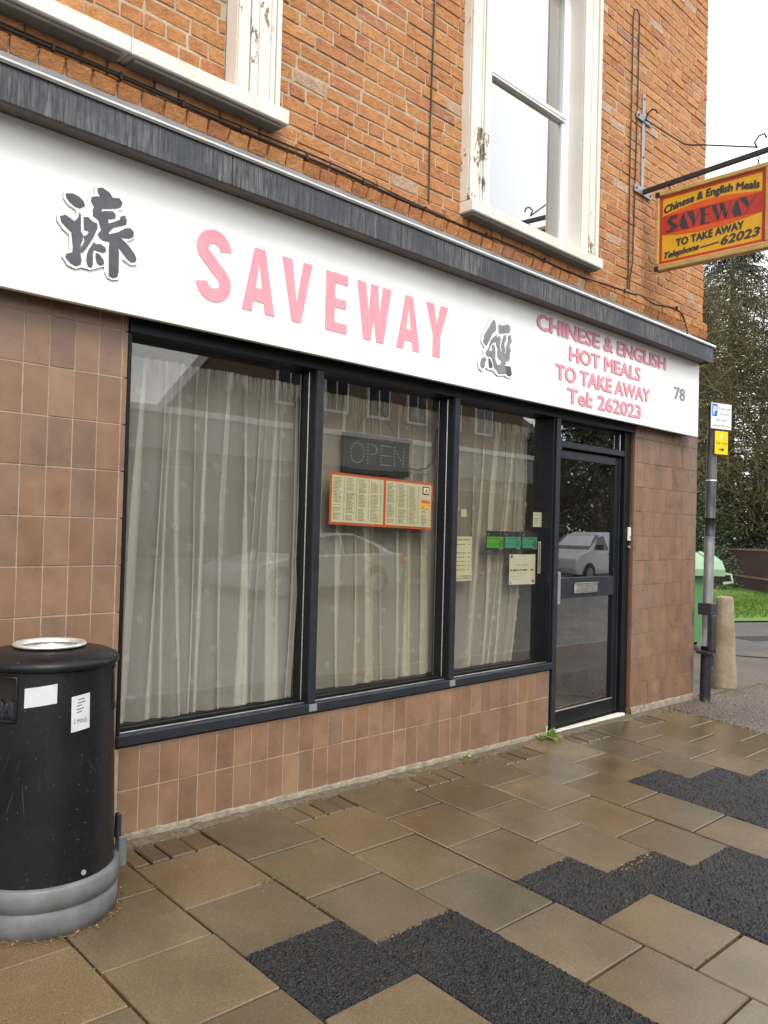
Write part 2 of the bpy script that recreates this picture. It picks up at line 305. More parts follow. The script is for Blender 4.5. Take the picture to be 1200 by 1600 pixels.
# ------------------------------------------------------------------ mesh helpers (everything is authored in world metres)
ORG = {}
def tag(o, label=None, cat=None, group=None, kind=None):
    if label: o['label'] = label
    if cat: o['category'] = cat
    if group: o['group'] = group
    if kind: o['kind'] = kind
    return o
def thing(name, loc, label, cat, group=None):
    o = bpy.data.objects.new(name, None); o.empty_display_size = 0.1; col.objects.link(o)
    o.location = loc; ORG[o] = Vector(loc)
    return tag(o, label, cat, group)
class MB:
    def __init__(s): s.v = []; s.f = []; s.c = []
    def add(s, vs, fs, c=None):
        k = len(s.v); s.v += [tuple(v) for v in vs]; s.f += [tuple(i+k for i in f) for f in fs]
        s.c += [c]*len(fs); return s
    def box(s, x0, x1, y0, y1, z0, z1, c=None):
        vs = [(x, y, z) for x in (x0, x1) for y in (y0, y1) for z in (z0, z1)]
        return s.add(vs, [(0, 1, 3, 2), (4, 6, 7, 5), (0, 4, 5, 1), (2, 3, 7, 6), (0, 2, 6, 4), (1, 5, 7, 3)], c)
    def cbox(s, x0, x1, y0, y1, z0, z1, b=0.003, jit=0.0, c=None, fn=None):
        lo = (x0, y0, z0); hi = (x1, y1, z1); vs = []; ix = {}
        for sx in (0, 1):
            for sy in (0, 1):
                for sz in (0, 1):
                    sg = (sx, sy, sz)
                    j = [rng.uniform(-jit, jit) for _ in range(3)] if jit else (0, 0, 0)
                    for a in range(3):
                        p = [(lo[i] if sg[i] == 0 else hi[i]) + (0 if i == a else (b if sg[i] == 0 else -b)) + j[i] for i in range(3)]
                        ix[(sg, a)] = len(vs); vs.append(p)
        fs = []
        cen = Vector([(lo[i]+hi[i])/2 for i in range(3)])
        def addf(ids):
            a, b_, c_ = Vector(vs[ids[0]]), Vector(vs[ids[1]]), Vector(vs[ids[2]])
            nrm = (b_-a).cross(c_-a); m = sum((Vector(vs[i]) for i in ids), Vector())/len(ids)
            fs.append(tuple(ids) if nrm.dot(m-cen) > 0 else tuple(reversed(ids)))
        for a in range(3):
            o1, o2 = [i for i in range(3) if i != a]
            for sa in (0, 1):
                ids = []
                for q1, q2 in ((0, 0), (1, 0), (1, 1), (0, 1)):
                    sg = [0, 0, 0]; sg[a] = sa; sg[o1] = q1; sg[o2] = q2; ids.append(ix[(tuple(sg), a)])
                addf(ids)
            for q1 in (0, 1):
                for q2 in (0, 1):
                    sg0 = [0, 0, 0]; sg0[o1] = q1; sg0[o2] = q2; sg1 = list(sg0); sg1[a] = 1
                    addf([ix[(tuple(sg0), o1)], ix[(tuple(sg1), o1)], ix[(tuple(sg1), o2)], ix[(tuple(sg0), o2)]])
        for sx in (0, 1):
            for sy in (0, 1):
                for sz in (0, 1): addf([ix[((sx, sy, sz), a)] for a in range(3)])
        if fn: vs = [fn(v) for v in vs]
        return s.add(vs, fs, c)
    def tube(s, pts, r, n=6, cap=True, c=None):
        pts = [Vector(p) for p in pts]; rs = r if isinstance(r, (list, tuple)) else [r]*len(pts)
        vs = []; fs = []; ref = None
        for i, p in enumerate(pts):
            d = (pts[min(i+1, len(pts)-1)]-pts[max(i-1, 0)])
            d = d.normalized() if d.length > 1e-9 else Vector((0, 0, 1))
            if ref is None: ref = Vector((0, 0, 1)) if abs(d.z) < 0.9 else Vector((1, 0, 0))
            a = d.cross(ref)
            if a.length < 1e-4: a = d.cross(Vector((0.3, 0.9, 0.2)))
            a.normalize(); b = a.cross(d); ref = b
            for k in range(n):
                t = 2*math.pi*k/n; vs.append(p+(a*math.cos(t)+b*math.sin(t))*rs[i])
        for i in range(len(pts)-1):
            for k in range(n):
                k2 = (k+1) % n; fs.append((i*n+k, i*n+k2, (i+1)*n+k2, (i+1)*n+k))
        if cap: fs.append(tuple(range(n))); fs.append(tuple(reversed(range((len(pts)-1)*n, len(pts)*n))))
        return s.add(vs, fs, c)
    def lathe(s, prof, cen, n=48, c=None, cap=False):
        vs = []; fs = []; m = len(prof)
        for k in range(n):
            t = 2*math.pi*k/n
            for r_, z in prof: vs.append((cen[0]+r_*math.cos(t), cen[1]+r_*math.sin(t), cen[2]+z))
        for k in range(n):
            k2 = (k+1) % n
            for i in range(m-1): fs.append((k*m+i, k2*m+i, k2*m+i+1, k*m+i+1))
        if cap: fs.append(tuple(k*m+m-1 for k in range(n))); fs.append(tuple(reversed([k*m for k in range(n)])))
        return s.add(vs, fs, c)
    def prism(s, poly, fn, d0, d1, c=None):
        """poly: 2D outline; fn(u, v, d) -> world point"""
        n = len(poly)
        area = sum(poly[i][0]*poly[(i+1) % n][1]-poly[(i+1) % n][0]*poly[i][1] for i in range(n))
        if area < 0: poly = list(reversed(poly))
        vs = [fn(u, v, d0) for u, v in poly]+[fn(u, v, d1) for u, v in poly]
        fs = [tuple(range(n)), tuple(reversed(range(n, 2*n)))]+[(i, i+n, (i+1) % n+n, (i+1) % n) for i in range(n)]
        return s.add(vs, fs, c)
    def build(s, name, mat, parent=None, smooth=False, tri=False, recalc=False):
        me = bpy.data.meshes.new(name); me.from_pydata([tuple(v) for v in s.v], [], s.f)
        if any(c is not None for c in s.c):
            ca = me.color_attributes.new('col', 'FLOAT_COLOR', 'CORNER')
            arr = np.ones((len(me.loops), 4), dtype=np.float32); k = 0
            for f, c in zip(s.f, s.c):
                if c is not None: arr[k:k+len(f), :3] = c
                k += len(f)
            ca.data.foreach_set('color', arr.ravel())
        if smooth: me.polygons.foreach_set('use_smooth', [True]*len(me.polygons))
        me.materials.append(MATS[mat]); me.update()
        if recalc:
            import bmesh
            b = bmesh.new(); b.from_mesh(me); bmesh.ops.recalc_face_normals(b, faces=b.faces); b.to_mesh(me); b.free()
        return link(name, me, parent)
def top_of(o):
    while o.parent: o = o.parent
    return o
def link(name, me, parent=None):
    o = bpy.data.objects.new(name, me); col.objects.link(o)
    if parent is not None:
        o.parent = parent
        o.matrix_parent_inverse = Matrix.Translation(ORG.get(parent, Vector())).inverted() if parent in ORG else Matrix()
    return o
def box(name, mat, x0, x1, y0, y1, z0, z1, parent=None, b=0.003):
    m = MB()
    if b: m.cbox(x0, x1, y0, y1, z0, z1, b)
    else: m.box(x0, x1, y0, y1, z0, z1)
    return m.build(name, mat, parent)
def text_mesh(s, cap=1.0, offset=0.0, shear=0.0, extrude=0.0, spacing=1.0):
    """glyph outlines as (verts, faces) in a plane, scaled so that capitals are cap high, left at 0, baseline at 0"""
    cu = bpy.data.curves.new('txt', 'FONT'); cu.body = s; cu.size = 1.0; cu.offset = offset; cu.shear = shear; cu.extrude = extrude
    cu.resolution_u = 3; cu.space_character = spacing
    o = bpy.data.objects.new('txt', cu); col.objects.link(o)
    dg = bpy.context.evaluated_depsgraph_get(); me = bpy.data.meshes.new_from_object(o.evaluated_get(dg))
    vs = [tuple(v.co) for v in me.vertices]; fs = [tuple(p.vertices) for p in me.polygons]
    bpy.data.objects.remove(o); bpy.data.curves.remove(cu); bpy.data.meshes.remove(me)
    if not vs: return [], []
    k = cap/0.727
    x0 = min(v[0] for v in vs)
    return [((v[0]-x0)*k, v[1]*k, v[2]) for v in vs], fs
def text_fit(s, u0, u1, v0, v1, **kw):
    """text stretched into a box: baseline v0, capitals up to v1"""
    vs, fs = text_mesh(s, 1.0, **kw)
    wd = max(v[0] for v in vs)
    return [(u0+v[0]*(u1-u0)/wd, v0+v[1]*(v1-v0), v[2]) for v in vs], fs
def put_text(mb, tf, fn, thick=None):
    vs, fs = tf
    if thick is None: mb.add([fn(u, v, 0.0) for u, v, _ in vs], fs)
    else: mb.add([fn(u, v, thick if d > 0 else 0.0) for u, v, d in vs], fs)
    return mb

# ------------------------------------------------------------------ ground levels
GA, GB = -0.0164, 0.0732
KERB_Y = -3.8
def gx(x): return GA*(max(-25.0, min(60.0, x))-1.73)
def gz(x, y):
    if y >= 0: return gx(x)
    if y >= KERB_Y: return gx(x)+GB*y
    if y >= -12.2:                                             # the road climbs to the far side
        t = (KERB_Y-y)/(12.2+KERB_Y); return gx(x)+GB*KERB_Y-0.12+t*0.50
    return gx(x)+GB*KERB_Y-0.12+0.50+0.11
def sheet(name, mat, xs, ys, lift=0.0, keep=None, parent=None, kind='structure', rough=0.0, attr=None):
    m = MB(); idx = {}
    for i, x in enumerate(xs):
        for j, y in enumerate(ys):
            idx[i, j] = len(m.v); m.v.append((x, y, gz(x, y)+lift+(rng.uniform(-rough, rough) if rough else 0)))
    for i in range(len(xs)-1):
        for j in range(len(ys)-1):
            if keep is None or keep((xs[i]+xs[i+1])/2, (ys[j]+ys[j+1])/2):
                m.f.append((idx[i, j], idx[i+1, j], idx[i+1, j+1], idx[i, j+1])); m.c.append(None)
    o = m.build(name, mat, parent)
    if kind: o['kind'] = kind
    return o
def frange(a, b, n): return [a+(b-a)*i/n for i in range(n+1)]

gxs = [-600, -200, -60, -25, -10, 0, 5, 10, 20, 40, 60, 100, 250, 700]; gys = [-700, -250, -100, -60, -30, -20, -13, -12.21, -12.19, -9, -3.81, -3.79, -2, 0, 3, 8, 20, 60, 250, 700]
sheet('ground', 'earth', gxs, gys, -0.10)
sheet('road', 'road_tarmac', frange(-60, 120, 60), [-12.15, -10.5, -8.5, -7, -5.5, KERB_Y-0.14], 0.0)
# kerbs: rows of kerb stones
def kerb(name, y0, y1, top_y):
    root = bpy.data.objects.new(name, None); col.objects.link(root); root['kind'] = 'structure'; ORG[root] = Vector()
    for i in range(-14, 34):
        x = i*0.915*1.0
        m = MB(); m.cbox(x, x+0.905, y0, y1, gz(x+0.45, top_y)-0.25, gz(x+0.45, top_y)+0.002, 0.012); m.build('kerb_block', 'kerb_stone', root)
kerb('kerb', KERB_Y-0.14, KERB_Y, KERB_Y)
sheet('far_pavement', 'tarmac_smooth', frange(-60, 120, 20), [-30, -20, -12.21], 0.0)
o = box('far_kerb', 'kerb_stone', -40, 80, -12.2, -12.06, -0.9, 0.0, None, 0.01); o['kind'] = 'structure'
for v in o.data.vertices: v.co.z = gz(v.co.x, -12.3)+(0.003 if v.co.z > -0.4 else -0.3)

# ------------------------------------------------------------------ pavement: 400 mm slabs in staggered columns, tarmac patches, small setts at the wall
X0, XP = 1.2375, 0.4163
ROW = {'A': [-0.245-0.391*i for i in range(14)], 'B': [-0.050-0.391*i for i in range(14)]}
pave = sheet('pavement', 'joint_dirt', frange(-12, 6.75, 24), [KERB_Y, -2.5, -1.5, 0.1], -0.016)
ORG[pave] = Vector()
TAR = {1: [(-1.015, -1.425)], 2: [(-1.21, -9)], 4: [(-1.21, -1.62)], 5: [(-1.405, -9)], 6: [(-1.605, -9)], 8: [(-0.82, -9)], 9: [(-1.015, -9)], 10: [(-1.21, -9)], 11: [(-1.41, -9)]}
def is_tar(c, y0, y1):
    m = (y0+y1)/2
    return any(b < m < a for a, b in TAR.get(c, []))
def slab_col():
    k = rng.uniform(0.80, 1.22); h = rng.uniform(-1, 1)
    return (0.113*k*(1+0.07*h), 0.082*k, 0.045*k*(1-0.14*h))
def put_slab(x0, x1, y0, y1, name='paving_slab', g=0.0045, b=0.004, lift=0.0, dark=1.0):
    tx, ty = rng.uniform(-0.004, 0.004), rng.uniform(-0.004, 0.004); dz = rng.uniform(-0.002, 0.002)+lift
    jx, jy = rng.uniform(-0.002, 0.002), rng.uniform(-0.002, 0.002)
    m = MB(); cx, cy = (x0+x1)/2, (y0+y1)/2; ang = rng.uniform(-0.006, 0.006)
    def fn(v):
        dx, dy = v[0]-cx, v[1]-cy
        x, y = cx+dx-dy*ang+jx, cy+dy+dx*ang+jy
        return (x, y, gz(cx, 0)+GA*(x-cx)+GB*y+v[2]+tx*dx+ty*dy+dz)
    c = slab_col(); c = tuple(q*dark for q in c)
    m.cbox(x0+g, x1-g, y0+g, y1-g, -0.04, 0.0, b, 0.0012, c, fn)
    m.build(name, 'wet_slab', pave)
NCOL = range(-4, 13)
n_far = MB()
for c in NCOL:
    xa, xb = X0+c*XP, X0+(c+1)*XP
    if c == 12: xb = 6.65
    rows = ROW['A' if c % 2 else 'B']
    for i in range(len(rows)-1):
        y1, y0 = rows[i], rows[i+1]
        if y0 < KERB_Y+0.02: y0 = KERB_Y+0.02
        if y1-y0 < 0.05: continue
        if is_tar(c, y0, y1): continue
        put_slab(xa, xb, y0, y1)
    if c % 2:                                                   # cut setts between the last slab and the wall
        n = 4; ws = [rng.uniform(0.8, 1.25) for _ in range(n)]; t = sum(ws); x = xa
        for q in ws:
            x2 = x+q/t*(xb-xa); put_slab(x, x2, -0.243, -0.055+rng.uniform(-0.02, 0.01), 'paving_sett', 0.006, 0.006, -0.004, 0.8); x = x2
def pebble(m, x, y, z, s, c):
    vs = [(x+rng.uniform(-1, 1)*s, y+rng.uniform(-1, 1)*s, z+abs(rng.uniform(0, 1))*s) for _ in range(4)]
    m.add(vs, [(0, 1, 2), (0, 2, 3), (0, 3, 1), (1, 3, 2)], c)
# tarmac infill: lumpy surface
def lumps(name, x0, x1, y0, y1, step, mat, amp, lift, parent, edge=0.0):
    nx, ny = max(2, int((x1-x0)/step)), max(2, int((y1-y0)/step)); m = MB()
    for i in range(nx+1):
        for j in range(ny+1):
            x = x0+(x1-x0)*i/nx; y = y0+(y1-y0)*j/ny
            e = i in (0, nx) or j in (0, ny); e2 = i in (1, nx-1) or j in (1, ny-1)
            low_ = 0.006*math.sin(x*5.1+y*3.3)*math.sin(x*2.3-y*4.7)*0.5
            j_ = 1.1 if e else 0.4
            m.v.append((x+rng.uniform(-j_, j_)*step, y+rng.uniform(-j_, j_)*step, gz(x, 0)+GB*y+lift+low_*0.5+(-0.014 if e else (rng.gauss(0.0015, amp) if e2 else rng.gauss(0, amp)))))
    for i in range(nx):
        for j in range(ny):
            a = i*(ny+1)+j; m.f.append((a, a+ny+1, a+ny+2, a+1)); m.c.append(None)
    return m.build(name, mat, parent)
for c, spans in TAR.items():
    for a, b in spans:
        bb = max(b, -2.9 if c < 8 else -2.3)
        xa, xb = X0+c*XP, X0+(c+1)*XP
        lumps('tarmac_patch', xa-0.009, xb+0.009, bb-0.006, a+0.006, 0.0065 if c < 4 else 0.010, 'tarmac_patch', 0.0020, 0.001, pave)['kind'] = 'stuff'
        if bb > b:
            mm = MB(); ys = [KERB_Y+0.02, bb]; mm.add([(x, y, gz(x, 0)+GB*y) for x, y in ((xa, ys[0]), (xb, ys[0]), (xb, ys[1]), (xa, ys[1]))], [(0, 1, 2, 3)]); mm.build('tarmac_patch', 'tarmac_patch', pave)
m = MB()                                                       # loose chippings on the patches and spilled on the slabs beside them
for _ in range(5200):
    c = rng.choice(list(TAR)); a, b = TAR[c][0]; b = max(b, -2.6); x = X0+(c+rng.uniform(-0.04, 1.04))*XP; y = rng.uniform(b-0.03, a+0.03)
    k = rng.choice([0.18, 0.25, 0.35, 0.5, 0.9]); pebble(m, x, y, gx(x)+GB*y-0.001, rng.uniform(0.0015, 0.0042), (k*0.75, k*0.95, k*1.35))
for _ in range(160):
    x = 3.40+rng.uniform(0, 0.36); y = -1.405-abs(rng.gauss(0, 0.035)); pebble(m, x, y, gx(x)+GB*y, rng.uniform(0.003, 0.008), rng.choice([(1.1, 0.8, 0.6), (0.8, 0.6, 0.5), (1.5, 1.3, 1.0)]))
for _ in range(500):
    x, y = rng.uniform(0.9, 6.4), -rng.uniform(0.1, 2.4); k = rng.choice([0.3, 0.6, 1.2, 1.8]); pebble(m, x, y, gx(x)+GB*y, rng.uniform(0.001, 0.0032), (k, k, k))
m.build('chippings', 'grit', pave)['kind'] = 'stuff'
# side lane beyond the slabs
side = sheet('side_lane', 'tarmac_gravel', frange(6.64, 30, 40), [KERB_Y, -2.6, -1.5, -0.7, 0.0, 1.0, 2.0, 3.0, 5, 9, 16], -0.006, keep=lambda x, y: not (x < 7.2 and y > 0.02)); ORG[side] = Vector()
lumps('gravel_surface', 6.655, 9.4, -1.75, -0.02, 0.014, 'tarmac_gravel', 0.0028, 0.004, side)['kind'] = 'stuff'
mm = MB(); pts = [(10.2, 2.6), (8.6, -0.1), (12.4, -1.3), (16.9, 1.6), (16.2, 2.6), (15.0, 3.2), (12.5, 4.5)]
mm.add([(x, y, gz(x, y)+0.004) for x, y in [(11.2, 0.1), (20, -3.0), (22, -1.5), (18.4, 1.75), (16.46, 2.65), (15.24, 3.12), (12.2, 4.5), (10.6, 1.2)]], [tuple(range(8))]); mm.build('lane_surface', 'tarmac_smooth')['kind'] = 'structure'
mm = MB(); mm.add([(x, y, gz(x, y)+0.009) for x, y in [(12.6, 1.55), (18.5, -1.0), (18.9, -0.55), (12.9, 2.05)]], [(0, 1, 2, 3)]); mm.build('lane_repair', 'tarmac_patch')['kind'] = 'structure'
eb = bpy.data.objects.new('edging_kerb', None); col.objects.link(eb); eb['kind'] = 'structure'; ORG[eb] = Vector()
for i in range(7):
    x = 7.45+i*0.62; m = MB(); m.cbox(x, x+0.60, 0.015-i*0.05-0.03, 0.09-i*0.05-0.03, gx(x)-0.1, gx(x)+0.008, 0.006, 0.004); m.build('kerb_block', 'dirt', eb)
# loose grit along the foot of the wall and pavement edge
m = MB()
for _ in range(5200):
    x = rng.uniform(1.3, 5.0) if rng.random() < 0.8 else rng.uniform(5.0, 7.25)
    y = -0.005-abs(rng.gauss(0, 0.035)); k = rng.choice([(0.5, 0.5, 0.45), (1, 1, 1), (1.5, 1.35, 1.1), (0.6, 0.5, 0.35)])
    pebble(m, x, y, gz(x, y)-0.004, rng.uniform(0.002, 0.0075), k)
for _ in range(1500):
    x = rng.uniform(6.45, 7.6); y = -rng.uniform(0, 0.5)*(1 if x > 6.62 else 0.3); pebble(m, x, y, gz(x, y)-0.004, rng.uniform(0.003, 0.010), rng.choice([(1.2, 0.95, 0.8), (0.7, 0.6, 0.55), (0.45, 0.4, 0.4)]))
for _ in range(260):  # crumbs ringed round the bin's foot, put in as its contact shadow
    t = rng.uniform(-2.4, 0.6); r_ = 0.275+rng.gauss(0, 0.012); x, y = 1.255+r_*math.cos(t), -0.30+r_*math.sin(t); pebble(m, x, y, gz(x, y), rng.uniform(0.003, 0.009), rng.choice([(0.4, 0.3, 0.22), (0.7, 0.55, 0.4), (1.4, 1.2, 0.9)]))
m.build('grit', 'grit'); bpy.data.objects['grit']['kind'] = 'stuff'; tag(bpy.data.objects['grit'], 'loose grit and crumbs gathered along the foot of the shop wall, with a ring standing in for contact shadow round the litter bin', 'grit')
# a bed of dirt and mortar at the wall foot
m = MB(); xs = frange(0.2, 7.2, 140)
for x in xs:
    for y, h in ((0.02, 0.006), (-0.02, 0.003+rng.uniform(-.004, .004)), (-0.055+rng.uniform(-.02, .012), -0.002), (-0.075, -0.02)): m.v.append((x, y, gz(x, y)+h))
for i in range(len(xs)-1):
    for j in range(3): a = i*4+j; m.f.append((a, a+1, a+5, a+4)); m.c.append(None)
m.build('dirt_bed', 'dirt', pave)
# moss in the joints, gum spots
m = MB()
for c in NCOL:
    for _ in range(14):
        x = X0+c*XP+rng.gauss(0, 0.004); y = -0.05-abs(rng.gauss(0, 0.5)); s = rng.uniform(0.004, 0.010)
        if rng.random() < 0.5: pebble(m, x, y, gz(x, y)-0.006, s, None)
for x, y, n in ((2.07, -0.63, 40), (2.48, -0.44, 26), (1.95, -1.42, 30), (4.2, -0.80, 40), (4.7, -0.86, 0), (2.1, -0.9, 16), (3.3, -0.06, 25), (3.35, -0.09, 20), (4.02, -0.10, 26), (2.66, -0.23, 14), (3.0, -1.99, 16)):
    for _ in range(n): px, py = x+rng.gauss(0, 0.03), y+rng.gauss(0, 0.006); pebble(m, px, py, gz(px, py)-0.004, rng.uniform(0.004, 0.009), None)
o = m.build('moss', 'moss'); tag(o, 'green moss growing in the joints of the paving slabs', 'moss', kind='stuff')
m = MB()
for _ in range(34):
    x, y = rng.uniform(0.9, 6.0), -rng.uniform(0.2, 2.6); s = rng.uniform(0.003, 0.009); n = 7
    if is_tar(int((x-X0)//XP), y, y): continue
    m.add([(x+s*math.cos(2*math.pi*k/n)*rng.uniform(.7, 1.2), y+s*0.8*math.sin(2*math.pi*k/n), gz(x, y)+0.0032) for k in range(n)], [tuple(range(n))])
o = m.build('gum_spots', 'gum'); tag(o, 'pale gum spots trodden onto the paving slabs', 'gum', kind='stuff')

# ================================================================== the shop building
shop = thing('shop_building', (4.2, 0.0, 0.0), 'orange brick takeaway shop with brown tiled ground floor and black framed shopfront', 'building')
def bpart(name, mat, x0, x1, y0, y1, z0, z1, parent=shop, b=0.0): return box(name, mat, x0, x1, y0, y1, z0, z1, parent, b)
# --- hidden carcass: walls, ceiling, floor of the room
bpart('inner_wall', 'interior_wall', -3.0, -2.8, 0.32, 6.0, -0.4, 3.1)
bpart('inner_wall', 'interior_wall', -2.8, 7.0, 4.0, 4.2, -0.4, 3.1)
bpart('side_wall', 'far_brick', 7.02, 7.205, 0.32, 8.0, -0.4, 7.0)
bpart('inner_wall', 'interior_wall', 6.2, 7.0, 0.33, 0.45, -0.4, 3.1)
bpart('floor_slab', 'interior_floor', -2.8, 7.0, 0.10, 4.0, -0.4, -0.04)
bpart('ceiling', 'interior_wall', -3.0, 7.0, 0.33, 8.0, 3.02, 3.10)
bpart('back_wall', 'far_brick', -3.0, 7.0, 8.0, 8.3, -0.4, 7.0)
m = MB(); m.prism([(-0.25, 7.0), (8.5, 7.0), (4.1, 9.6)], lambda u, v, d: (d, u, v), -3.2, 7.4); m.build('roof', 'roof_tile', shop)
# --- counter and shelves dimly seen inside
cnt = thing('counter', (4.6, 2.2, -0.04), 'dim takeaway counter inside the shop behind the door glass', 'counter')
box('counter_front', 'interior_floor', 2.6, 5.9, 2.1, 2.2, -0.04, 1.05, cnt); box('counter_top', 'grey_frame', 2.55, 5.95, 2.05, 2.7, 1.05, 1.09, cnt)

# --- tiled piers and stall riser
def tile_col(kind):
    k = rng.uniform(0.90, 1.12); t = rng.random()
    a = (0.200, 0.118, 0.073) if t < 0.7 else ((0.186, 0.117, 0.080) if t < 0.9 else (0.212, 0.132, 0.082))
    return tuple(q*k for q in a)
def tiles(parent, xs, zs, g, skipfn=None, y=0.0, tint=1.0, foot=0.028):
    for i in range(len(xs)-1):
        for j in range(len(zs)-1):
            x0, x1 = sorted((xs[i], xs[i+1])); z0, z1 = sorted((zs[j], zs[j+1]))
            if z0 < 0.06: z0 = gx((x0+x1)/2)+foot
            m = MB(); c = tile_col(0); c = tuple(q*tint for q in c)
            dy = rng.uniform(-0.0012, 0.0012)
            m.cbox(x0+g, x1-g, y+dy, y+0.012, z0+g, z1-g, 0.0015, 0.0004, c); m.build('tile', 'tile', parent)
pier = bpart('tiled_pier', 'grout', -3.0, 1.672, 0.0022, 0.32, -0.4, 2.32); pier['label'] = 'tiled pier left of the shop window'
xs = [1.6586-0.1035*i for i in range(12)]; zs = [2.262, 2.196]+[2.196-0.2013*i for i in range(1, 11)]+[0.03]
zs = [z for z in zs if z > 0.04]+[0.03]
tiles(pier, xs, zs, 0.0024)
tiles(pier, [1.6607, 1.6845], zs, 0.0018)
riser = bpart('stall_riser', 'grout', 1.6725, 4.944, 0.0022, 0.30, -0.4, 0.400); riser['label'] = 'two rows of tall brown tiles below the window'
xs = [1.6995+0.09925*i for i in range(33)]; xs[-1] = 4.944
tiles(riser, xs, [0.398, 0.2177, 0.028], 0.0020)
pr = bpart('tiled_pier', 'grout_dark', 6.100, 7.228, 0.004, 0.33, -0.45, 2.32); pr['label'] = 'tiled pier right of the door'
zr = [2.262, 2.164]+[2.164-0.1995*i for i in range(1, 11)]+[0.015]; zr = [z for z in zr if z > 0.10]+[0.0]
for j in range(len(zr)-1):
    off = rng.choice([0.0, 0.034, 0.06, 0.085]); xs = [6.1]; x = 6.1+0.045+off
    while x < 7.09: xs.append(x); x += 0.1015
    xs.append(7.135)
    tiles(pr, xs, [zr[j], zr[j+1]], 0.0009, tint=0.97, foot=0.055)
    tiles(pr, [7.1365, 7.2365], [zr[j], zr[j+1]], 0.0009, foot=0.055)
    m = MB(); m.cbox(6.0935, 6.1, 0.012, 0.100, min(zr[j:j+2])+0.0012, max(zr[j:j+2])-0.0012, 0.001, 0, (0.15, 0.07, 0.045)); m.build('tile', 'tile', pr)
# rough concrete footing showing under the tiles
def footing(x0, x1, zt, mat, y=-0.012):
    n = max(4, int((x1-x0)/0.03)); m = MB()
    for i in range(n+1):
        x = x0+(x1-x0)*i/n; zz = gx(x)+zt+rng.uniform(-0.007, 0.006); yy = y+rng.uniform(-0.004, 0.004)
        for p in ((x, 0.006, zz+0.004), (x, yy, zz-0.006), (x, yy-0.008, gz(x, 0)-0.03)): m.v.append(p)
    for i in range(n):
        for j in range(2): a = i*3+j; m.f.append((a, a+1, a+4, a+3)); m.c.append(None)
    return m.build('footing', mat, shop)
footing(-2.9, 1.67, 0.028, 'concrete_base', -0.006); footing(1.67, 4.944, 0.028, 'concrete_base', -0.006); footing(6.098, 7.24, 0.055, 'concrete_base', -0.006)

# --- shopfront frame
G = 0.087
sf = bpart('shopfront_frame', 'black_frame', 1.6865, 4.944, 0.02, 0.14, 0.402, 0.455); sf['label'] = 'black aluminium shopfront frame'
def fp(name, mat, *a, b=0.003): return box(name, mat, *a, sf, b)
fp('sill', 'grey_frame', 1.684, 4.962, -0.018, 0.0195, 0.413, 0.458)
fp('glazing_bead', 'black_frame', 1.70, 4.95, 0.062, 0.079, 0.456, 0.474); fp('glazing_bead', 'aluminium', 1.70, 4.95, 0.030, 0.045, 0.4555, 0.461, b=0.001)
fp('head_rail', 'black_frame', 1.686, 6.09, -0.012, 0.14, 2.196, 2.262)
fp('mullion', 'black_frame', 1.687, 1.703, 0.0, 0.14, 0.456, 2.195)
for xa, xb in ((2.740, 2.785), (3.850, 3.893)):
    fp('mullion', 'grey_frame', xa, xb, -0.012, 0.002, 0.46, 2.195)
    fp('mullion', 'black_frame', xa+0.001, xb-0.001, 0.0025, 0.14, 0.456, 2.195)
    fp('bead', 'aluminium', xa-0.006, xa-0.001, 0.05, 0.056, 0.47, 2.19, b=0.001)
    fp('joint_clip', 'galvanised', xa-0.004, xb+0.004, -0.0205, -0.0185, 0.420, 0.457, b=0.0008)
fp('door_post', 'grey_frame', 4.963, 5.012, -0.012, 0.004, -0.10, 2.195); fp('door_post', 'black_frame', 4.946, 5.011, 0.0045, 0.14, -0.12, 2.195)
for xa, xb in ((1.700, 2.745), (2.780, 3.855), (3.888, 4.950)):
    m = MB(); m.box(xa, xb, G, G+0.006, 0.46, 2.194); o = m.build('pane', 'shop_glass', sf); o['label'] = 'large shop window pane'
fp('transom', 'grey_frame', 5.010, 6.002, 0.036, 0.12, 2.000, 2.046)
m = MB(); m.box(5.01, 6.0, G, G+0.006, 2.046, 2.2); m.build('pane', 'shop_glass', sf)
fp('glazing_bead', 'black_frame', 5.012, 6.0, 0.062, 0.08, 2.176, 2.196); fp('bead', 'aluminium', 5.965, 5.969, 0.058, 0.066, 2.05, 2.18, b=0.001)
fp('door_post', 'black_frame', 6.000, 6.092, 0.032, 0.14, -0.12, 2.195)
fp('door_post', 'black_frame', 5.955, 6.0, 0.07, 0.14, 2.05, 2.195)

# --- door
dr = bpart('door', 'black_frame', 5.020, 5.075, 0.062, 0.105, -0.035, 1.985, b=0.003); dr['label'] = 'black framed glazed shop door'
def dp(name, mat, *a, b=0.003): return box(name, mat, *a, dr, b)
dp('stile', 'black_frame', 5.905, 5.995, 0.062, 0.105, -0.035, 1.985); dp('stile', 'grey_frame', 5.962, 5.972, 0.054, 0.063, -0.035, 1.985, b=0.001)
dp('top_rail', 'grey_frame', 5.076, 5.904, 0.063, 0.105, 1.925, 1.985); dp('middle_rail', 'grey_frame', 5.076, 5.904, 0.058, 0.105, 0.895, 1.045); dp('kick_rail', 'black_frame', 5.076, 5.904, 0.060, 0.105, -0.033, 0.075)
dp('bead', 'aluminium', 5.078, 5.903, 0.050, 0.059, 0.077, 0.085, b=0.001)
m = MB(); m.box(5.07, 5.91, 0.084, 0.090, 0.07, 0.90); m.build('pane', 'shop_glass', dr); m = MB(); m.box(5.07, 5.91, 0.084, 0.090, 1.04, 1.93); m.build('pane', 'shop_glass', dr)
dp('handle', 'galvanised', 5.030, 5.085, 0.012, 0.030, 0.860, 1.095, b=0.004); dp('handle', 'black_frame', 5.034, 5.080, 0.0305, 0.061, 0.87, 1.085)
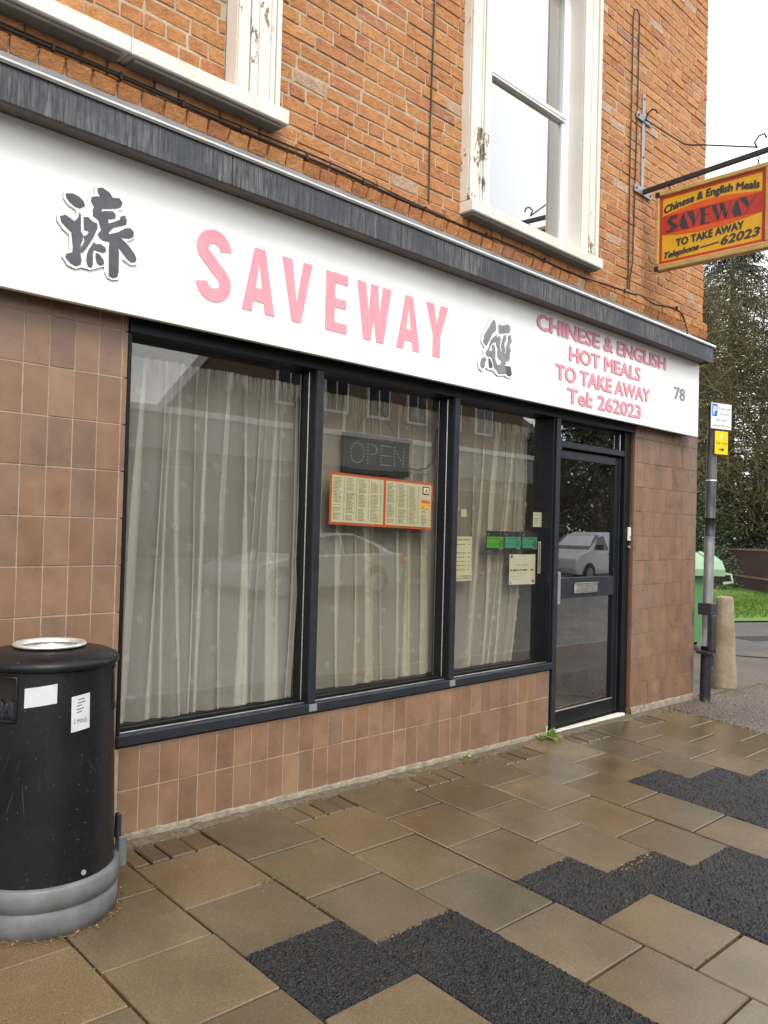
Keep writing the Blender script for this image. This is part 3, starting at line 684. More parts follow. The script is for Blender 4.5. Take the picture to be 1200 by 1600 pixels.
dp('letterbox', 'letterbox', 5.325, 5.645, 0.046, 0.0575, 0.925, 1.000, b=0.003); dp('letterbox_flap', 'letterbox', 5.335, 5.635, 0.040, 0.0455, 0.937, 0.985, b=0.002); dp('letterbox_lip', 'letterbox', 5.320, 5.650, 0.036, 0.046, 0.999, 1.008, b=0.002)
dp('hinge_bar', 'aluminium', 5.03, 5.12, 0.045, 0.06, 1.99, 1.996, b=0.001)
bpart('threshold', 'threshold', 5.012, 6.030, 0.004, 0.055, -0.085, -0.048, b=0.004)
m = MB(); m.cbox(5.0, 6.095, -0.012, 0.14, -0.2, -0.090, 0.01, 0.004); m.build('doorstep', 'concrete', shop)

# --- bricks
BRX1 = 7.300
def zone_y(x, z):                                              # the bricked-up opening at the left sits a little deeper
    return 0.030 if (x < 2.15 and z > 3.41) else 0.0
def blocked(x0, x1, z0, z1):
    if x1 > 3.90 and x0 < 5.30 and z1 > 3.40 and z0 < 5.48: return True     # window
    if x0 < 2.40 and x1 > 2.15 and z1 > 3.41: return True                  # timber casing
    return False
def brick_col():
    t = rng.random(); k = rng.uniform(0.93, 1.08)
    if t < 0.60: a = (0.485, 0.212, 0.078)
    elif t < 0.86: a = (0.51, 0.240, 0.088)
    elif t < 0.955: a = (0.45, 0.185, 0.080)
    elif t < 0.98: a = (0.50, 0.34, 0.23)
    else: a = (0.41, 0.185, 0.10)
    return tuple(q*k for q in a)
bricks = []
CH_ = 0.0755; z = 3.176; row = 0
while z < 6.9:
    zt = z+CH_; zl = z+0.0050+rng.uniform(0, 0.001); zh = zt-0.0050
    if row == 0: unit = lambda: 0.112
    else: unit = lambda: 0.112 if rng.random() < (0.75 if row % 6 == 5 else 0.2) else 0.225
    x = 0.15+(0.0 if row == 0 else rng.choice([0.0, 0.056, 0.112, 0.168]))+rng.uniform(-0.01, 0.01)
    xend = BRX1+(0.075 if row <= 1 else 0)
    while x < xend-0.02:
        wd = unit()*rng.uniform(0.97, 1.03); x1 = min(x+wd, xend)
        if xend-x1 < 0.05: x1 = xend
        segs = [(x, x1)]
        # clip at the window and casing edges
        cut = []
        for a, b in segs:
            if zh > 3.41 and zl < 5.48 and b > 3.86 and a < 5.36:
                if a < 3.86: cut.append((a, 3.86))
                if b > 5.36: cut.append((5.36, b))
            elif zh > 3.41 and b > 2.15 and a < 2.41:
                if a < 2.148: cut.append((a, 2.148))
                if b > 2.412: cut.append((2.412, b))
            else: cut.append((a, b))
        for a, b in cut:
            if b-a < 0.035: continue
            if zl > 3.75+0.62*(a-0.2): continue                 # far above the view: left to the plain wall
            bricks.append((a+0.0052, b-0.0052, zl, zh, row))
        x = x1
    z = zt; row += 1
bricks.sort(key=lambda q: (q[0]-CAM.x)**2+CAM.y**2+(q[2]-CAM.z)**2)
mort = MB()
for a in ((-3.0, 2.15, 0.0350, 0.33, 3.42, 6.98), (-3.0, 3.86, 0.0048, 0.33, 3.10, 3.42), (2.20, 3.86, 0.0048, 0.33, 3.421, 6.98), (3.86, 7.29, 0.0048, 0.33, 3.10, 3.40), (5.345, 7.29, 0.0048, 0.33, 3.401, 6.98), (3.861, 5.344, 0.0048, 0.33, 5.46, 6.98), (7.29, 7.36, 0.0085, 0.33, 3.15, 3.335)):
    mort.box(*a)
wall = mort.build('brick_wall', 'mortar', shop); wall['label'] = 'weathered orange brick upper wall'
rest = MB()
for i, (a, b, zl, zh, rw) in enumerate(bricks):
    m = MB() if i < 295 else rest
    y = zone_y((a+b)/2, (zl+zh)/2)+rng.uniform(-0.003, 0.002)-(0.022 if rw == 0 else (0.010 if rw == 1 else 0.0))
    c = brick_col()
    fn = (lambda v: (v[0], v[1]+(0.018 if (v[2] < 3.190 and v[1] < 0.0) else 0), v[2])) if rw == 0 else None
    m.cbox(a, b, y, y+0.05, zl, zh, 0.0040, 0.0032, c, fn)
    if i < 295: m.build('brick', 'brick', wall)
o = rest.build('bricks', 'brick', wall); o['kind'] = 'stuff'

# --- windows above
wn = bpart('window', 'white_upvc', 4.045, 5.145, 0.060, 0.115, 3.432, 3.50, b=0.004); wn['label'] = 'tall white sash window with peeling painted casing'
def wp(name, mat, *a, b=0.003): return box(name, mat, *a, wn, b)
wp('sash_frame', 'white_upvc', 4.045, 4.115, 0.060, 0.115, 3.501, 5.33); wp('sash_frame', 'white_upvc', 5.078, 5.145, 0.060, 0.115, 3.501, 5.33); wp('sash_frame', 'white_upvc', 4.045, 5.145, 0.060, 0.115, 5.331, 5.40)
wp('meeting_rail', 'white_upvc', 4.116, 5.077, 0.053, 0.110, 4.375, 4.425); wp('glazing_bar', 'aluminium', 4.116, 5.077, 0.049, 0.0525, 4.392, 4.400, b=0.001)
wp('sash_frame', 'white_upvc', 5.052, 5.077, 0.066, 0.110, 3.501, 4.374); wp('sash_frame', 'white_upvc', 5.060, 5.077, 0.066, 0.110, 4.426, 5.33)
m = MB(); m.box(4.11, 5.06, 0.085, 0.091, 3.49, 4.38); m.build('pane', 'double_glass', wn); m = MB(); m.box(4.11, 5.065, 0.095, 0.101, 4.42, 5.335); m.build('pane', 'double_glass', wn)
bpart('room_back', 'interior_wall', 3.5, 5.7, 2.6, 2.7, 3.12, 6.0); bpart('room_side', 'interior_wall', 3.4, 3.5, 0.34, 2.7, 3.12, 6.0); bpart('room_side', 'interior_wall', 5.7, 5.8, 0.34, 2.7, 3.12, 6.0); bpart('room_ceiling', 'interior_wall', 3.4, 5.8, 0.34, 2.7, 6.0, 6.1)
# timber casing: boards with beads
def casing(x0, x1, z0, z1, parent, inner_right, deep):
    p = parent; w_ = x1-x0
    m = MB(); m.cbox(x0, x1, -0.058, deep, z0, z1, 0.003); m.build('casing', 'old_white_paint', p)
    for a, b, y in ((0.0, 0.30, -0.075), (0.36, 0.42, -0.068), (0.50, 0.80, -0.064), (0.86, 1.0, -0.078)):
        if not inner_right: a, b = 1-b, 1-a
        m = MB(); m.cbox(x0+a*w_, x0+b*w_, y, -0.0585, z0, z1, 0.004); m.build('casing_moulding', 'old_white_paint', p)
casing(3.856, 4.050, 3.412, 5.45, wn, False, 0.14); casing(5.125, 5.352, 3.412, 5.45, wn, True, 0.14)
m = MB(); m.cbox(3.85, 5.36, -0.08, 0.16, 5.451, 5.70, 0.004); m.build('lintel', 'old_white_paint', wn)
def sill(x0, x1, parent, yb):
    m = MB(); m.cbox(x0, x1, -0.105, yb, 3.336, 3.408, 0.005, 0.001); s_ = m.build('sill', 'sill_paint', parent)
    m = MB(); m.cbox(x0+0.02, x1-0.03, -0.085, 0.003, 3.318, 3.3355, 0.004, 0.002); m.build('sill_bed', 'soffit', s_)
sill(3.852, 5.372, wn, 0.16)
w2 = bpart('blocked_window', 'old_white_paint', 2.151, 2.400, -0.058, 0.034, 3.412, 5.6, b=0.003); w2['label'] = 'painted timber casing and sill of a bricked-up window'
for a, b, y in ((2.152, 2.215, -0.075), (2.222, 2.262, -0.080), (2.275, 2.335, -0.064), (2.345, 2.370, -0.070), (2.374, 2.399, -0.078)):
    m = MB(); m.cbox(a, b, y, -0.0585, 3.412, 5.6, 0.004); m.build('casing_moulding', 'old_white_paint', w2)
sill(0.25, 1.603, w2, 0.036); sill(1.606, 2.437, w2, 0.036)

# --- cornice above the sign: slate panels, soffit, lead and bright edge strip
cor = bpart('cornice', 'soffit', -2.0, 7.015, -0.2005, 0.003, 2.900, 3.000); cor['label'] = 'dark streaked slate cornice above the sign board'
for a, b in ((-2.0, 2.0385), (2.0425, 7.03)): box('slate_panel', 'slate_strip', a, b, -0.222, -0.201, 2.884, 3.016, cor, 0.002)
box('slate_panel', 'slate_strip', 7.0155, 7.0305, -0.2005, 0.0, 2.886, 3.010, cor, 0.002)
m = MB(); m.tube([(-2, -0.224, 3.030), (7.045, -0.224, 3.030)], 0.0125, 10); m.build('edge_strip', 'aluminium', cor, smooth=True)
box('edge_strip', 'lead', -2.0, 7.045, -0.232, -0.03, 3.017, 3.0225, cor, 0.001)
m = MB(); n = 60
for i in range(n+1):
    x = -2+9.05*i/n
    for y, z_ in ((-0.212, 3.024), (-0.10, 3.060), (-0.020, 3.105), (-0.008+rng.uniform(-.002, .002), 3.180)): m.v.append((x, y, z_+rng.uniform(-.002, .002)))
for i in range(n):
    for j in range(3): a = i*4+j; m.f.append((a, a+4, a+5, a+1)); m.c.append(None)
m.build('lead_flashing', 'lead', cor)
box('packing', 'black_gap', -2.0, 7.0, -0.069, 0.003, 2.263, 2.899, cor, 0)

# ================================================================== fascia sign board
BY = -0.100
fs_ = thing('fascia_sign', (3.0, BY, 2.25), 'long white shop sign board with pink SAVEWAY lettering and black characters', 'sign')
box('sign_board', 'white_board', -2.0, 7.020, BY, -0.0695, 2.246, 2.8985, fs_, 0.003)
def FB(u, v, d): return (u, BY-0.0015-d, v)                     # board plane: u = x, v = z, d = out of the board
def solid(name, mat, poly, d0, d1, parent): m = MB(); m.prism(poly, FB, d1, d0); return m.build(name, mat, parent, recalc=True)
def letter(parts, x0, x1, z0, z1, name='letter'):
    m = MB()
    for i_, poly in enumerate(parts): m.prism([(x0+u*(x1-x0), z0+v*(z1-z0)) for u, v in poly], FB, 0.0012+0.0003*i_, 0.0)
    return m.build(name, 'pink_letter', fs_, recalc=True)
def stroke(path, wd):
    """outline of a fat stroke along a 2D path (list of quads)"""
    out = []; L = []; Rr = []
    for i, p in enumerate(path):
        a = path[max(i-1, 0)]; b = path[min(i+1, len(path)-1)]; dx, dy = b[0]-a[0], b[1]-a[1]; l = math.hypot(dx, dy) or 1
        nx, ny = -dy/l, dx/l; w_ = wd[i] if isinstance(wd, list) else wd
        L.append((p[0]+nx*w_/2, p[1]+ny*w_/2)); Rr.append((p[0]-nx*w_/2, p[1]-ny*w_/2))
    return L+Rr[::-1]
# S as a stroked curve in metres
def arc(cx, cy, rx, ry, a0, a1, n=14): return [(cx+rx*math.cos(R(a0+(a1-a0)*i/n)), cy+ry*math.sin(R(a0+(a1-a0)*i/n))) for i in range(n+1)]
S_top = arc(2.035, 2.622, 0.062, 0.058, 2, 200, 12); S_bot = arc(2.036, 2.470, 0.062, 0.056, 25, -178, 12)
m = MB(); m.prism(stroke(S_top+[(2.008, 2.574), (2.045, 2.540), (2.075, 2.515)]+S_bot, 0.062), FB, 0.0015, 0.0); m.build('letter', 'pink_letter', fs_, recalc=True)
LA = [[(0, 0), (0.31, 0), (0.36, 0.175), (0.64, 0.175), (0.69, 0), (1, 0), (0.66, 1), (0.34, 1)]]
LA = [[(0, 0), (0.30, 0), (0.505, 0.80), (0.50, 1), (0.34, 1)], [(0.70, 0), (1, 0), (0.66, 1), (0.5, 1), (0.495, 0.80)], [(0.345, 0.17), (0.655, 0.17), (0.60, 0.38), (0.40, 0.38)]]
LV = [[(0, 1), (0.33, 1), (0.515, 0.26), (0.505, 0), (0.35, 0)], [(1, 1), (0.70, 1), (0.49, 0.26), (0.50, 0), (0.66, 0)]]
LE = [[(0, 0), (0.42, 0), (0.42, 1), (0, 1)], [(0.41, 0), (1, 0), (1, 0.165), (0.41, 0.165)], [(0.41, 0.42), (0.94, 0.42), (0.94, 0.575), (0.41, 0.575)], [(0.41, 0.835), (1, 0.835), (1, 1), (0.41, 1)]]
LW = [[(0, 1), (0.24, 1), (0.345, 0.33), (0.34, 0), (0.21, 0)], [(0.34, 0), (0.345, 0.33), (0.40, 0.72), (0.5, 0.86), (0.50, 0.62), (0.425, 0)], [(0.66, 0), (0.655, 0.33), (0.60, 0.72), (0.5, 0.86), (0.50, 0.62), (0.575, 0)], [(1, 1), (0.76, 1), (0.655, 0.33), (0.66, 0), (0.79, 0)], [(0.40, 0.72), (0.60, 0.72), (0.615, 1), (0.385, 1)]]
LW = [[(0, 1), (0.25, 1), (0.42, 0), (0.20, 0)], [(0.27, 0.0), (0.42, 0), (0.62, 1), (0.41, 1)], [(0.38, 1), (0.59, 1), (0.73, 0), (0.58, 0)], [(1, 1), (0.75, 1), (0.58, 0), (0.80, 0)]]
LY = [[(0, 1), (0.35, 1), (0.51, 0.60), (0.50, 0.40), (0.335, 0.40)], [(1, 1), (0.66, 1), (0.49, 0.60), (0.50, 0.40), (0.665, 0.40)], [(0.335, 0), (0.665, 0), (0.665, 0.41), (0.335, 0.41)]]
for L, a, b in ((LA, 2.192, 2.382), (LV, 2.420, 2.610), (LE, 2.702, 2.852), (LW, 2.919, 3.173), (LA, 3.222, 3.413), (LY, 3.458, 3.651)): letter(L, a, b, 2.385, 2.690)
# brush characters: raised black strokes on white outlined plates
G1 = {'dot': [(1.344, 2.665), (1.37, 2.673), (1.396, 2.669), (1.416, 2.656), (1.423, 2.639), (1.402, 2.623), (1.382, 2.625), (1.36, 2.636), (1.345, 2.652)],
 'big': [(1.324, 2.569), (1.345, 2.581), (1.382, 2.565), (1.397, 2.584), (1.402, 2.608), (1.407, 2.597), (1.409, 2.533), (1.419, 2.519), (1.417, 2.497), (1.411, 2.482), (1.41, 2.444), (1.416, 2.415), (1.412, 2.399), (1.393, 2.389), (1.369, 2.397), (1.35, 2.415), (1.355, 2.429), (1.378, 2.44), (1.379, 2.461), (1.371, 2.519), (1.347, 2.535), (1.329, 2.55)],
 'v': [(1.419, 2.592), (1.436, 2.598), (1.457, 2.585), (1.475, 2.582), (1.478, 2.565), (1.459, 2.517), (1.434, 2.471), (1.421, 2.451), (1.4115, 2.447), (1.413, 2.47), (1.426, 2.495), (1.422, 2.511), (1.4205, 2.517), (1.432, 2.522), (1.443, 2.538), (1.438, 2.543), (1.422, 2.541)],
 'main': [(1.472, 2.725), (1.492, 2.734), (1.523, 2.723), (1.539, 2.706), (1.567, 2.713), (1.582, 2.697), (1.575, 2.679), (1.555, 2.667), (1.495, 2.649), (1.491, 2.635), (1.509, 2.643), (1.541, 2.651), (1.553, 2.642), (1.552, 2.625), (1.519, 2.612), (1.525, 2.596), (1.573, 2.625), (1.575, 2.639), (1.593, 2.649), (1.603, 2.631), (1.601, 2.613), (1.544, 2.584), (1.526, 2.561), (1.528, 2.553), (1.567, 2.572), (1.595, 2.595), (1.619, 2.603), (1.636, 2.591), (1.634, 2.57), (1.615, 2.558), (1.577, 2.553), (1.611, 2.531), (1.641, 2.502), (1.652, 2.482), (1.647, 2.468), (1.628, 2.461), (1.609, 2.472), (1.569, 2.511), (1.573, 2.489), (1.574, 2.41), (1.569, 2.386), (1.551, 2.378), (1.532, 2.382), (1.529, 2.5), (1.532, 2.523), (1.504, 2.52), (1.486, 2.528), (1.4795, 2.541), (1.494, 2.561), (1.4785, 2.6), (1.458, 2.608), (1.455, 2.633), (1.461, 2.646), (1.447, 2.665), (1.449, 2.683), (1.471, 2.692), (1.485, 2.694), (1.475, 2.711)],
 'small': [(1.466, 2.506), (1.471, 2.497), (1.491, 2.503), (1.514, 2.494), (1.517, 2.479), (1.506, 2.471), (1.479, 2.472), (1.467, 2.475), (1.461, 2.456), (1.463, 2.413), (1.459, 2.399), (1.443, 2.4), (1.436, 2.42), (1.437, 2.446), (1.445, 2.47)],
 'drop': [(1.474, 2.462), (1.488, 2.461), (1.507, 2.442), (1.511, 2.425), (1.494, 2.416), (1.48, 2.422), (1.474, 2.442)]}
O1 = [(1.338, 2.666), (1.353, 2.676), (1.378, 2.682), (1.409, 2.673), (1.432, 2.648), (1.436, 2.662), (1.44, 2.683), (1.466, 2.699), (1.459, 2.717), (1.47, 2.733), (1.497, 2.741), (1.527, 2.733), (1.544, 2.716), (1.572, 2.723), (1.591, 2.7), (1.583, 2.67), (1.564, 2.66), (1.574, 2.652), (1.598, 2.657), (1.613, 2.638), (1.609, 2.608), (1.628, 2.614), (1.645, 2.594), (1.642, 2.568), (1.62, 2.551), (1.604, 2.546), (1.646, 2.51), (1.662, 2.48), (1.655, 2.458), (1.629, 2.449), (1.59, 2.467), (1.587, 2.408), (1.576, 2.377), (1.551, 2.369), (1.528, 2.374), (1.515, 2.396), (1.513, 2.417), (1.49, 2.405), (1.454, 2.388), (1.419, 2.39), (1.393, 2.378), (1.362, 2.385), (1.339, 2.413), (1.346, 2.433), (1.369, 2.446), (1.363, 2.508), (1.336, 2.524), (1.314, 2.55), (1.314, 2.57), (1.33, 2.586), (1.353, 2.592), (1.382, 2.579), (1.392, 2.602), (1.385, 2.614), (1.354, 2.625), (1.336, 2.647)]
G2 = {'s1': [(4.071, 2.7), (4.088, 2.703), (4.102, 2.664), (4.103, 2.642), (4.065, 2.614), (4.038, 2.567), (4.01, 2.527), (3.981, 2.543), (3.977, 2.554), (3.986, 2.578), (3.983, 2.587)],
 'box': [(4.131, 2.687), (4.158, 2.682), (4.224, 2.703), (4.245, 2.695), (4.251, 2.676), (4.243, 2.653), (4.14, 2.628), (4.13, 2.636), (4.126, 2.672)],
 'bow': [(4.053, 2.574), (4.111, 2.617), (4.115, 2.597), (4.14, 2.616), (4.151, 2.595), (4.149, 2.571), (4.143, 2.553), (4.157, 2.5155), (4.134, 2.5155), (4.113, 2.54), (4.102, 2.57), (4.064, 2.551), (4.037, 2.51), (4.047, 2.5), (4.066, 2.507), (4.068, 2.544), (4.084, 2.549), (4.098, 2.525), (4.102, 2.497), (4.1, 2.461), (4.124, 2.426), (4.096, 2.395), (4.082, 2.433), (4.068, 2.459), (4.048, 2.47), (4.022, 2.462), (4.002, 2.481), (4.011, 2.498), (4.03, 2.515)],
 'f2': [(4.164, 2.5155), (4.177, 2.5155), (4.1885, 2.5155), (4.204, 2.523), (4.189, 2.573), (4.211, 2.602), (4.207, 2.63), (4.18, 2.625), (4.174, 2.6), (4.162, 2.573), (4.159, 2.548), (4.166, 2.528)],
 'f3': [(4.215, 2.5155), (4.248, 2.5155), (4.261, 2.541), (4.243, 2.567), (4.269, 2.6), (4.254, 2.639), (4.227, 2.632), (4.228, 2.593), (4.208, 2.556)],
 'base': [(4.117, 2.515), (4.248, 2.515), (4.251, 2.494), (4.243, 2.47), (4.213, 2.463), (4.204, 2.434), (4.217, 2.386), (4.136, 2.371), (4.119, 2.393), (4.105, 2.397), (4.1245, 2.426), (4.154, 2.435), (4.166, 2.457), (4.126, 2.473)],
 'd1': [(3.994, 2.457), (4.014, 2.44), (3.998, 2.424), (3.996, 2.394), (3.981, 2.382), (3.958, 2.39), (3.954, 2.413), (3.966, 2.443)]}
G2b = {'foot': [(4.205, 2.4335), (4.261, 2.437), (4.277, 2.39), (4.264, 2.376), (4.237, 2.374), (4.2175, 2.386)], 'd2': [(4.032, 2.456), (4.049, 2.45), (4.072, 2.424), (4.076, 2.406), (4.06, 2.395), (4.041, 2.399)]}
O2 = [(4.068, 2.714), (4.097, 2.715), (4.118, 2.687), (4.144, 2.696), (4.197, 2.702), (4.237, 2.714), (4.265, 2.699), (4.27, 2.658), (4.26, 2.646), (4.281, 2.631), (4.283, 2.594), (4.266, 2.575), (4.278, 2.539), (4.265, 2.517), (4.267, 2.471), (4.234, 2.454), (4.224, 2.442), (4.282, 2.447), (4.294, 2.393), (4.274, 2.367), (4.234, 2.361), (4.203, 2.371), (4.137, 2.359), (4.11, 2.369), (4.083, 2.385), (4.038, 2.382), (4.015, 2.393), (3.978, 2.363), (3.943, 2.376), (3.936, 2.41), (3.953, 2.445), (3.99, 2.469), (3.98, 2.489), (4.001, 2.512), (3.962, 2.545), (3.967, 2.586), (4.015, 2.655), (4.039, 2.698)]
def grow(poly, k):
    n = len(poly); cx = sum(p[0] for p in poly)/n; cy = sum(p[1] for p in poly)/n
    return [(cx+(u-cx)*k, cy+(v-cy)*k) for u, v in poly]
for O_, parts in ((O1, [(G1, 'glyph_black')]), (O2, [(G2, 'glyph_grey'), (G2b, 'glyph_black')])):
    pl = solid('character_plate', 'white_board', O_, 0.0, 0.007, fs_)
    pe = solid('plate_edge', 'ink_soft', grow(O_, 1.008), 0.0, 0.002, pl)
    for gd, mt in parts:
        for k, poly in gd.items(): solid('brush_stroke', mt, poly, 0.0075, 0.0105, pl)
# small lettering
for s, a, b, z0, z1 in (('CHINESE & ENGLISH', 4.552, 6.392, 2.742, 2.848), ('HOT MEALS', 4.95, 5.975, 2.592, 2.697), ('TO TAKE AWAY', 4.785, 6.135, 2.440, 2.548), ('Tel: 262023', 4.935, 5.995, 2.294, 2.402)):
    m = MB()
    for i_, (dx, dz_) in enumerate(((-0.0105, 0), (0.0105, 0), (0.006, -0.004), (-0.006, 0.004))): put_text(m, text_fit(s, a+0.008+dx, b-0.008+dx, z0+dz_, z1+dz_), lambda u, v, d: FB(u, v, 0.0005+0.0002*i_))
    m.build('lettering_shadow', 'letter_edge', fs_)
    m = MB()
    for i_, (dx, dz_) in enumerate(((-0.008, 0), (0, 0.003), (0.008, 0), (0.004, -0.003), (-0.004, 0))): put_text(m, text_fit(s, a+0.008+dx, b-0.008+dx, z0+dz_, z1+dz_), lambda u, v, d: FB(u, v, 0.0025+0.0002*i_))
    m.build('lettering', 'pink_small', fs_)
m = MB()
for i_, dx in enumerate((-0.006, 0, 0.006)): put_text(m, text_fit('78', 6.555+dx, 6.745+dx, 2.528, 2.636), lambda u, v, d: FB(u, v, 0.001+0.0002*i_))
m.build('lettering', 'grey_number', fs_)

# ================================================================== hanging sign and its bracket
XB = 6.113
hb = thing('sign_bracket', (XB, 0, 4.17), 'grey wall bracket with black iron bar and stay rod', 'bracket')
box('back_plate', 'bracket_grey', XB-0.022, XB+0.022, -0.012, -0.003, 4.14, 4.965, hb, 0.001)
box('foot_plate', 'bracket_grey', XB-0.14, XB+0.14, -0.020, -0.0125, 4.135, 4.195, hb, 0.001); box('cross_plate', 'bracket_grey', XB-0.13, XB+0.12, -0.020, -0.0125, 4.735, 4.785, hb, 0.001)
for x, z_ in ((XB-0.115, 4.165), (XB+0.115, 4.165), (XB-0.105, 4.76), (XB+0.1, 4.76), (XB, 4.93), (XB, 4.45)):
    m = MB(); m.tube([(x, -0.0265 if z_ not in (4.93, 4.45) else -0.018, z_), (x, -0.0205 if z_ not in (4.93, 4.45) else -0.0125, z_)], 0.009, 8); m.build('bolt', 'iron', hb)
m = MB()
def bar(m, p0, p1, s): 
    p0, p1 = Vector(p0), Vector(p1); d = (p1-p0).normalized(); a = d.cross(Vector((0, 0, 1))).normalized(); b = a.cross(d)
    vs = [p+a*i*s+b*j*s for p in (p0, p1) for i, j in ((-1, -1), (1, -1), (1, 1), (-1, 1))]
    m.add(vs, [(0, 1, 2, 3), (7, 6, 5, 4), (0, 4, 5, 1), (1, 5, 6, 2), (2, 6, 7, 3), (3, 7, 4, 0)])
bar(m, (XB, -0.0205, 4.162), (XB, -1.16, 4.215), 0.016); m.build('bar', 'iron', hb)
m = MB(); m.tube([(XB, -0.045, 4.80), (XB+0.02, -0.07, 4.835), (XB+0.03, -0.10, 4.82), (XB+0.025, -0.115, 4.79)], 0.007, 6); m.tube([(XB, -0.02, 4.755), (XB, -0.055, 4.730), (XB, -0.22, 4.575), (XB, -0.36, 4.45), (XB, -0.42, 4.423), (XB, -0.50, 4.400), (XB, -0.92, 4.250)], 0.006, 6)
m.tube([(XB, -0.045, 4.80), (XB, -0.030, 4.765), (XB, -0.04, 4.742)], 0.007, 6)
m.tube([(XB, -0.92, 4.245), (XB, -0.90, 4.29), (XB, -0.93, 4.33), (XB, -0.97, 4.335), (XB, -0.985, 4.30)], 0.007, 6); m.build('stay_rod', 'iron', hb)
hsn = thing('hanging_sign', (XB, -0.58, 3.48), 'wooden framed yellow and red hanging sign advertising Chinese and English meals', 'sign')
y0, y1, z0, z1 = -0.142, -1.028, 3.478, 4.108; T = 0.035
m = MB(); m.box(XB-0.018, XB+0.018, y1+0.03, y0-0.03, z0+0.03, z1-0.03); m.build('panel', 'board_yellow', hsn)
for a in ((XB-T, XB+T, y1, y0, z1-0.036, z1), (XB-T, XB+T, y1, y0, z0, z0+0.050), (XB-T, XB+T, y0-0.033, y0, z0+0.0505, z1-0.0365), (XB-T, XB+T, y1, y1+0.033, z0+0.0505, z1-0.0365)):
    m = MB(); m.cbox(*a, 0.006); m.build('frame', 'board_wood', hsn)
for yy in (y0-0.018, ):
    for zz in (z0+0.022, z1-0.016):
        m = MB(); m.cbox(XB-T-0.003, XB-T+0.02, yy-0.020, yy+0.019, zz-0.022, zz+0.017, 0.002); m.build('corner_bracket', 'iron', hsn)
def HS(u, v, d): return (XB-0.0185-d, y0-u, z0+v)               # sign face seen from the left: u runs outward
W_, H_ = y0-y1, z1-z0
def flat(name, mat, poly, d, parent=hsn, fn=HS): m = MB(); m.add([fn(u, v, d) for u, v in poly], [tuple(range(len(poly)))]); return m.build(name, mat, parent, recalc=False)
iu0, iu1, iv0, iv1 = 0.036, W_-0.036, 0.052, H_-0.038
def ring(a, b, c_, d_, t): return [[(a, c_), (b, c_), (b, c_+t), (a, c_+t)], [(a, d_-t), (b, d_-t), (b, d_), (a, d_)], [(a, c_+t), (a+t, c_+t), (a+t, d_-t), (a, d_-t)], [(b-t, c_+t), (b, c_+t), (b, d_-t), (b-t, d_-t)]]
m = MB()
for q in ring(iu0, iu1, iv0, iv1, 0.022): m.add([HS(u, v, 0.001) for u, v in q], [(0, 1, 2, 3)])
m.build('border', 'board_red', hsn)
fu0, fu1 = iu0+0.024, iu1-0.024
flat('band', 'board_red', [(fu0, 0.286), (fu1, 0.280), (fu1, 0.425), (fu0, 0.430)], 0.0012)
n = 16; low = [(fu0+0.04+(fu1-fu0-0.06)*i/n, 0.205+0.012*i/n) for i in range(n+1)]
m = MB(); up_ = [(fu0+(fu1-fu0)*i/n, 0.432+0.052*math.sin(math.pi*i/n)*(1-0.25*i/n)) for i in range(n+1)]; m.add([HS(u, v, 0.0014) for u, v in [(fu0, 0.431), (fu1, 0.426)]+up_[::-1]], [tuple(range(n+3))]); m.build('band', 'board_orange', hsn)
m = MB(); dn_ = [(fu0+(fu1-fu0)*i/n, 0.284-0.004*i/n-0.040*math.sin(math.pi*i/n)) for i in range(n+1)]; m.add([HS(u, v, 0.0014) for u, v in dn_+[(fu1, 0.279), (fu0, 0.285)]], [tuple(range(n+3))]); m.build('band', 'board_orange', hsn)
def sign_text(s, u0, u1, v0, v1, bend=0.0, rise=0.0, **kw):
    m = MB()
    for i_, (dx, dz_) in enumerate(((-0.004, 0), (0.004, 0), (0, 0.003), (0, -0.003))):
        def fn(u, v, d):
            t = (u-u0)/(u1-u0); return HS(u+dx, v+dz_+bend*math.sin(math.pi*t)+rise*t, 0.0022+0.0002*i_)
        put_text(m, text_fit(s, u0, u1, v0, v1, **kw), fn)
    return m.build('lettering', 'ink', hsn)
sign_text('Chinese & English Meals', fu0+0.012, fu1-0.02, 0.452, 0.512, 0.042, 0.008, shear=0.12)
# deco SAVEWAY, one heavy and one hairline stroke per letter
def deco(parts, a, b):
    m = MB()
    for q in parts: m.add([HS(fu0+0.03+(fu1-fu0-0.06)*(a+(b-a)*u), 0.293+0.128*v-0.003*(a+(b-a)*u), 0.0026) for u, v in q], [tuple(range(len(q)))])
    m.build('lettering', 'ink', hsn)
ext = 0.0
deco([[(0.02, 0.02), (0.45, 0.0), (0.98, 0.25), (0.75, 0.50), (0.5, 0.62), (0.55, 0.80), (0.95, 0.78), (0.95, 0.98), (0.4, 1.0), (0.05, 0.75), (0.2, 0.52), (0.5, 0.35), (0.35, 0.16), (0.0, 0.12)]], 0.0, 0.135)
deco([[(0.0, 0.0), (0.06, 0.0), (0.62, 0.9), (0.58, 0.95)], [(0.35, 0.28), (0.55, 0.0), (1.0, 0.0), (0.62, 1.0), (0.50, 0.72)]], 0.10, 0.265)
deco([[(0.0, 1.0), (0.42, 1.0), (0.62, 0.45), (0.50, 0.0)], [(0.94, 1.0), (1.0, 1.0), (0.52, 0.02), (0.49, 0.06)]], 0.24, 0.40)
deco([[(0.0, 0.0), (0.45, 0.0), (0.45, 1.0), (0.0, 1.0)], [(0.45, 0.0), (1.0, 0.0), (0.95, 0.06), (0.45, 0.06)], [(0.45, 0.5), (0.9, 0.5), (0.9, 0.56), (0.45, 0.56)], [(0.45, 0.94), (1.0, 0.94), (1.0, 1.0), (0.45, 1.0)]], 0.395, 0.50)
